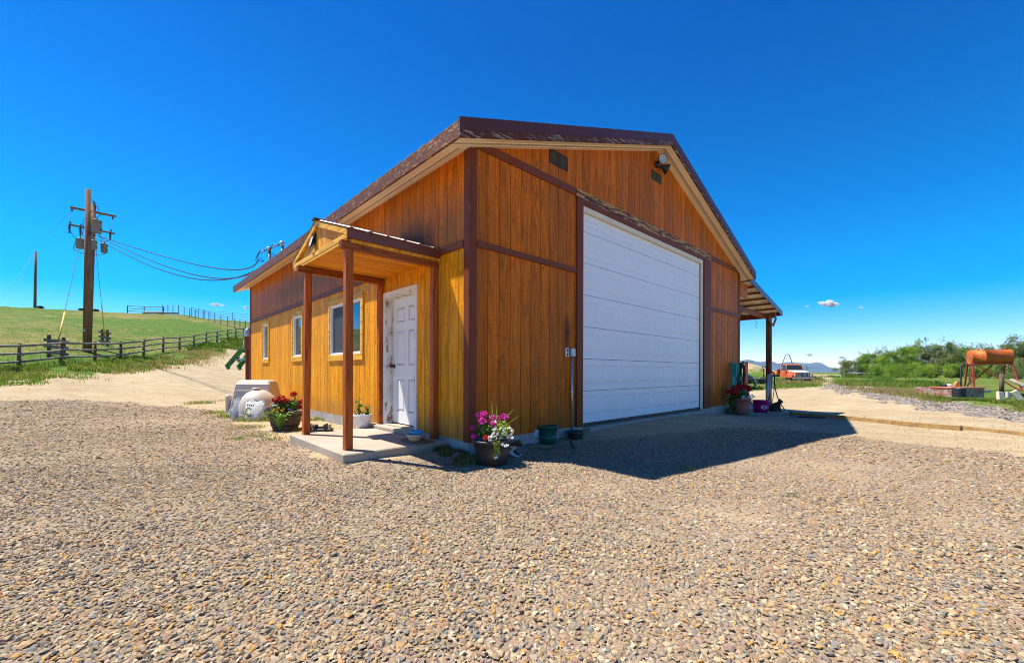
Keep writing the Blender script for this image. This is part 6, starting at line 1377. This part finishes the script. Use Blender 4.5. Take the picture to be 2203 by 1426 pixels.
# ================================================================== TREES
M_TREEA = foliage('willow_leaf_bright', [(0.,(.07,.15,.01)),(.4,(.17,.30,.015)),(.8,(.29,.42,.03)),(1.,(.40,.50,.06))], .6, .42)
M_TREEB = foliage('olive_leaf', [(0.,(.07,.105,.025)),(.4,(.14,.20,.04)),(.8,(.23,.28,.08)),(1.,(.36,.37,.16))], .6, .4)
M_BARK = plain('gray_bark', (.17,.145,.12), .9, 0, .25, 3, .3)
def tree(u, vtop, Y, wpx, mat, label, dens=1., kind='tree', bare=0, seed=0, nblob=11, low=.02, group='willows and brush along the far side of the field'):
    r = np.random.default_rng(seed+int(u)); k, m = ray(u, vtop); x = k*Y; z0 = gz(x, Y); ht = H-m*Y-z0; hw = wpx/F*Y/2
    g = empty(name_of(kind), (x,Y,z0), 0, label, kind if kind == 'bush' else 'tree', group)
    # limbs
    b = MB(); tips = []; nl = 6 if kind == 'tree' else 4
    for i in range(nl):
        a = r.uniform(0,2*PI); rr = hw*r.uniform(.25,.8); top = ht*r.uniform(.55,.92); base_ = (r.normal(0,.15), r.normal(0,.15), 0)
        P_ = [Vector((base_[0]+rr*math.cos(a)*t**1.3+r.normal(0,.08)*t, base_[1]+rr*math.sin(a)*t**1.3, top*t)) for t in (0,.25,.5,.75,1)]
        b.tube(P_, [.20*ht/8,.15*ht/8,.11*ht/8,.07*ht/8,.03*ht/8], 6); tips += [P_[2],P_[3],P_[4]]
        for _ in range(5 if bare else 3):
            s_ = P_[r.integers(1,5)]; d = Vector((r.normal(),r.normal(),abs(r.normal())+.3)).normalized()*ht*r.uniform(.15,.32); b.tube([s_, s_+d*.5+Vector((0,0,.05)), s_+d], [.05*ht/8,.035*ht/8,.012*ht/8], 5); tips.append(s_+d)
            if bare:
                for _q in range(4): e = s_+d*r.uniform(.3,1); d2 = Vector((r.normal(),r.normal(),abs(r.normal()))).normalized()*ht*.12; b.tube([e, e+d2], [.02*ht/8,.006], 4)
    b.build('trunk', M_BARK, g, True)
    if dens <= 0: return g
    C = []; T = []
    for j in range(nblob):
        t = r.uniform(low, .93); wob = hw*(1-.75*max(0, t-.3)**1.4/.6); c = np.array([r.uniform(-1,1)*wob*.85, r.uniform(-1,1)*wob*.7, ht*t]); rad = np.array([1,1,.75])*hw*r.uniform(.24,.48)
        c[2] = min(c[2], ht-rad[2]*.9); n = int(430*dens); d = r.normal(size=(n,3)); d /= np.linalg.norm(d,axis=1)[:,None]; q = c+d*rad*r.uniform(.35,1.0,(n,1))*(1+.35*np.sin(5*d[:,:1]+3*d[:,1:2]+j)); 
        q = q[q[:,2] > .1]; C.append(q); T.append(np.full(len(q), r.uniform(.2,.85)))
    for tp_ in tips: n = int(60*dens); C.append(np.array(tp_)+r.normal(0,.05*ht,(n,3))); T.append(np.full(n, r.uniform(.3,.9)))
    C = np.concatenate(C); T = np.concatenate(T); b = MB(); b.leaves(C, .030*ht+.06, .55, T=T+r.normal(0,.12,len(T))); b.build('crown', mat, g)
    return g
def name_of(k): return {'tree':'willow_tree','bush':'brush_clump'}[k]
TREES = [(1822,771,104,40,M_TREEB,'low olive brush tree at the far left end of the tree line',.8,'tree'),
 (1848,765,100,46,M_TREEB,'feathery olive-green tree second from the left end of the tree line',.8,'tree'),
 (1868,757,98,40,M_TREEA,'small upright green tree left of the gray half-bare tree',.9,'tree'),
 (1898,749,99,50,M_TREEB,'gray half-bare tree with thin branches in the left half of the tree line',.28,'tree'),
 (1925,752,93,52,M_TREEA,'bright green rounded tree right of the gray half-bare tree',1.1,'tree'),
 (1948,743,95,54,M_TREEA,'bright green domed tree where the tree line begins to rise',1.1,'tree'),
 (1975,739,97,58,M_TREEB,'broad olive tree near the crest of the tree line',1.,'tree'),
 (2008,734,95,60,M_TREEB,'tallest olive-topped tree at the crest of the tree line',1.,'tree'),
 (2040,733,92,50,M_TREEB,'forked open-crowned tree just left of the fuel tank',.65,'tree'),
 (2066,744,95,46,M_TREEA,'green tree directly behind the left end of the fuel tank',.9,'tree'),
 (2098,747,90,54,M_TREEB,'dim olive tree behind the middle of the fuel tank',.8,'tree'),
 (2128,743,92,50,M_TREEB,'sparse gray-green tree behind the right half of the fuel tank',.55,'tree'),
 (2162,736,84,60,M_TREEB,'sparse tree with bare twigs right of the fuel tank',.5,'tree'),
 (2192,727,80,64,M_TREEB,'tall dark olive tree at the right picture edge',1.1,'tree'),
 (2232,722,78,70,M_TREEB,'tallest dense tree cut off by the right picture edge',1.1,'tree'),
 (1890,779,86,56,M_TREEA,'low bright willow brush at the left foot of the tree line',1.,'bush'),
 (1930,776,84,60,M_TREEA,'bright green brush in front of the domed tree',1.,'bush'),
 (1968,774,82,56,M_TREEA,'wide green brush below the crest of the tree line',1.,'bush'),
 (2003,779,84,46,M_TREEA,'green brush left of the gap with the fallen branches',.9,'bush'),
 (2048,776,80,44,M_TREEA,'yellow-green brush showing left of the tank stand',1.,'bush'),
 (2092,786,78,46,M_TREEA,'bright brush seen under the fuel tank on the left',1.,'bush'),
 (2122,784,78,46,M_TREEA,'bright brush seen under the fuel tank on the right',1.,'bush'),
 (2196,778,72,50,M_TREEB,'dark brush at the foot of the trees by the right picture edge',1.,'bush')]
for i, (u, vt, Y, wp, mt, lab, dn, kd) in enumerate(TREES): tree(u, vt+2.5, Y, wp*1.15, mt, lab, dn, kd, bare=dn < .6, seed=i, nblob=15 if kd == 'tree' else 9)
for u, vt, Y, lab in ((1882,750,101,'leafless gray tree poking above the left part of the tree line'),(2150,740,86,'leafless twiggy tree between the fuel tank and the edge trees'),(2110,742,96,'leafless pale tree whose twigs rise above the tank')):
    tree(u, vt, Y, 42, M_TREEB, lab, 0, 'tree', bare=1, seed=40)
# low pale fence in front of the trees
g = empty('field_fence', tuple(hit(1880,816)), 0, 'low pale rail fence at the foot of the far trees', 'fence'); o = g.location
for i, u in enumerate(range(1812, 2190, 21)):
    p = hit(u, 812.5); b = MB(); b.tube([p-o, p-o+Vector((0,0,1.1))], .06, 6); b.build('post', M_GRAYPOST, g)
    if i: b = MB(); b.tube([pp-o+Vector((0,0,.95)), p-o+Vector((0,0,.95))], .05, 5); b.build('rail', plain('bleached_rail', (.38,.34,.27), .8), g)
    pp = p
# ================================================================== CLOUDS
def cloudmat(top=.8):
    m, nt, b, out = newmat('cloud'); nt.nodes.remove(b); d = N(nt, 'ShaderNodeBsdfDiffuse'); d.inputs[0].default_value = (.9,.9,.9,1); t = N(nt, 'ShaderNodeBsdfTransparent'); tl = N(nt, 'ShaderNodeBsdfTranslucent'); tl.inputs[0].default_value = (.9,.9,.9,1)
    a = N(nt, 'ShaderNodeAddShader'); ms = N(nt, 'ShaderNodeMixShader'); nt.links.new(ramp(nt, noise(nt, None, .009, 5, .6), [(.36,.03),(.66,top)]), ms.inputs[0]); m1 = N(nt,'ShaderNodeMixShader'); m1.inputs[0].default_value = .5
    nt.links.new(d.outputs[0], m1.inputs[1]); nt.links.new(tl.outputs[0], m1.inputs[2]); nt.links.new(t.outputs[0], ms.inputs[1]); nt.links.new(m1.outputs[0], ms.inputs[2]); nt.links.new(ms.outputs[0], out.inputs[0]); return m
CM = cloudmat(); CM2 = cloudmat(.28)
for i, (u, v, w_, h_, lab) in enumerate(((1783,653,46,13,'small white puff of cloud above the lean-to side of the sky, largest of all'),(1745,763,24,7,'wisp of cloud just right of the truck hoop'),(1812,769,24,5,'faint wisp low over the left end of the trees'),(1862,762,16,4,'faint wisp over the half-bare tree'),(467,656.5,34,7,'small white cloud left of the workshop above the corral'),(528,661,12,7,'tiny cloud scrap beside the left eave'),(1737,659,8,4,'tiny cloud scrap left of the largest puff'),(1853,662,10,4,'tiny cloud scrap right of the largest puff'))):
    D = 9000.; c = atY(u, v, D); r = np.random.default_rng(i); b = MB(); W_ = w_/F*D; H_ = h_/F*D; n = 7+int(w_/3)
    for j in range(n):
        t = r.uniform(-1,1); s_ = (1-abs(t)**1.6*.75); b.ball((t*W_*.42, r.normal(0,W_*.08), r.uniform(-.25,.25)*H_*s_-t*H_*.12), (W_*.13*s_+8, W_*.12*s_+8, H_*.34*s_+4), 12, 8, jit=.05)
    o = b.build('cloud', CM if i == 0 else CM2, None, True); o.location = c; o.rotation_euler = (0, 0 if i != 1 else -.25, 0); tag(o, lab, 'cloud', 'scattered small clouds')

# ================================================================== HAZE
hz = MB(); hz.bb(-1500, 8000, -600, 8400, -12, 230); m, nt, bs, out = newmat('haze'); nt.nodes.remove(bs)
pv = N(nt, 'ShaderNodeVolumePrincipled'); pv.inputs['Color'].default_value = (.55,.78,1,1); pv.inputs['Density'].default_value = 4e-5; pv.inputs['Anisotropy'].default_value = .2
nt.links.new(pv.outputs[0], out.inputs['Volume']); tag(hz.build('haze', m), 'thin bluish air over the plain', None, None, 'stuff')
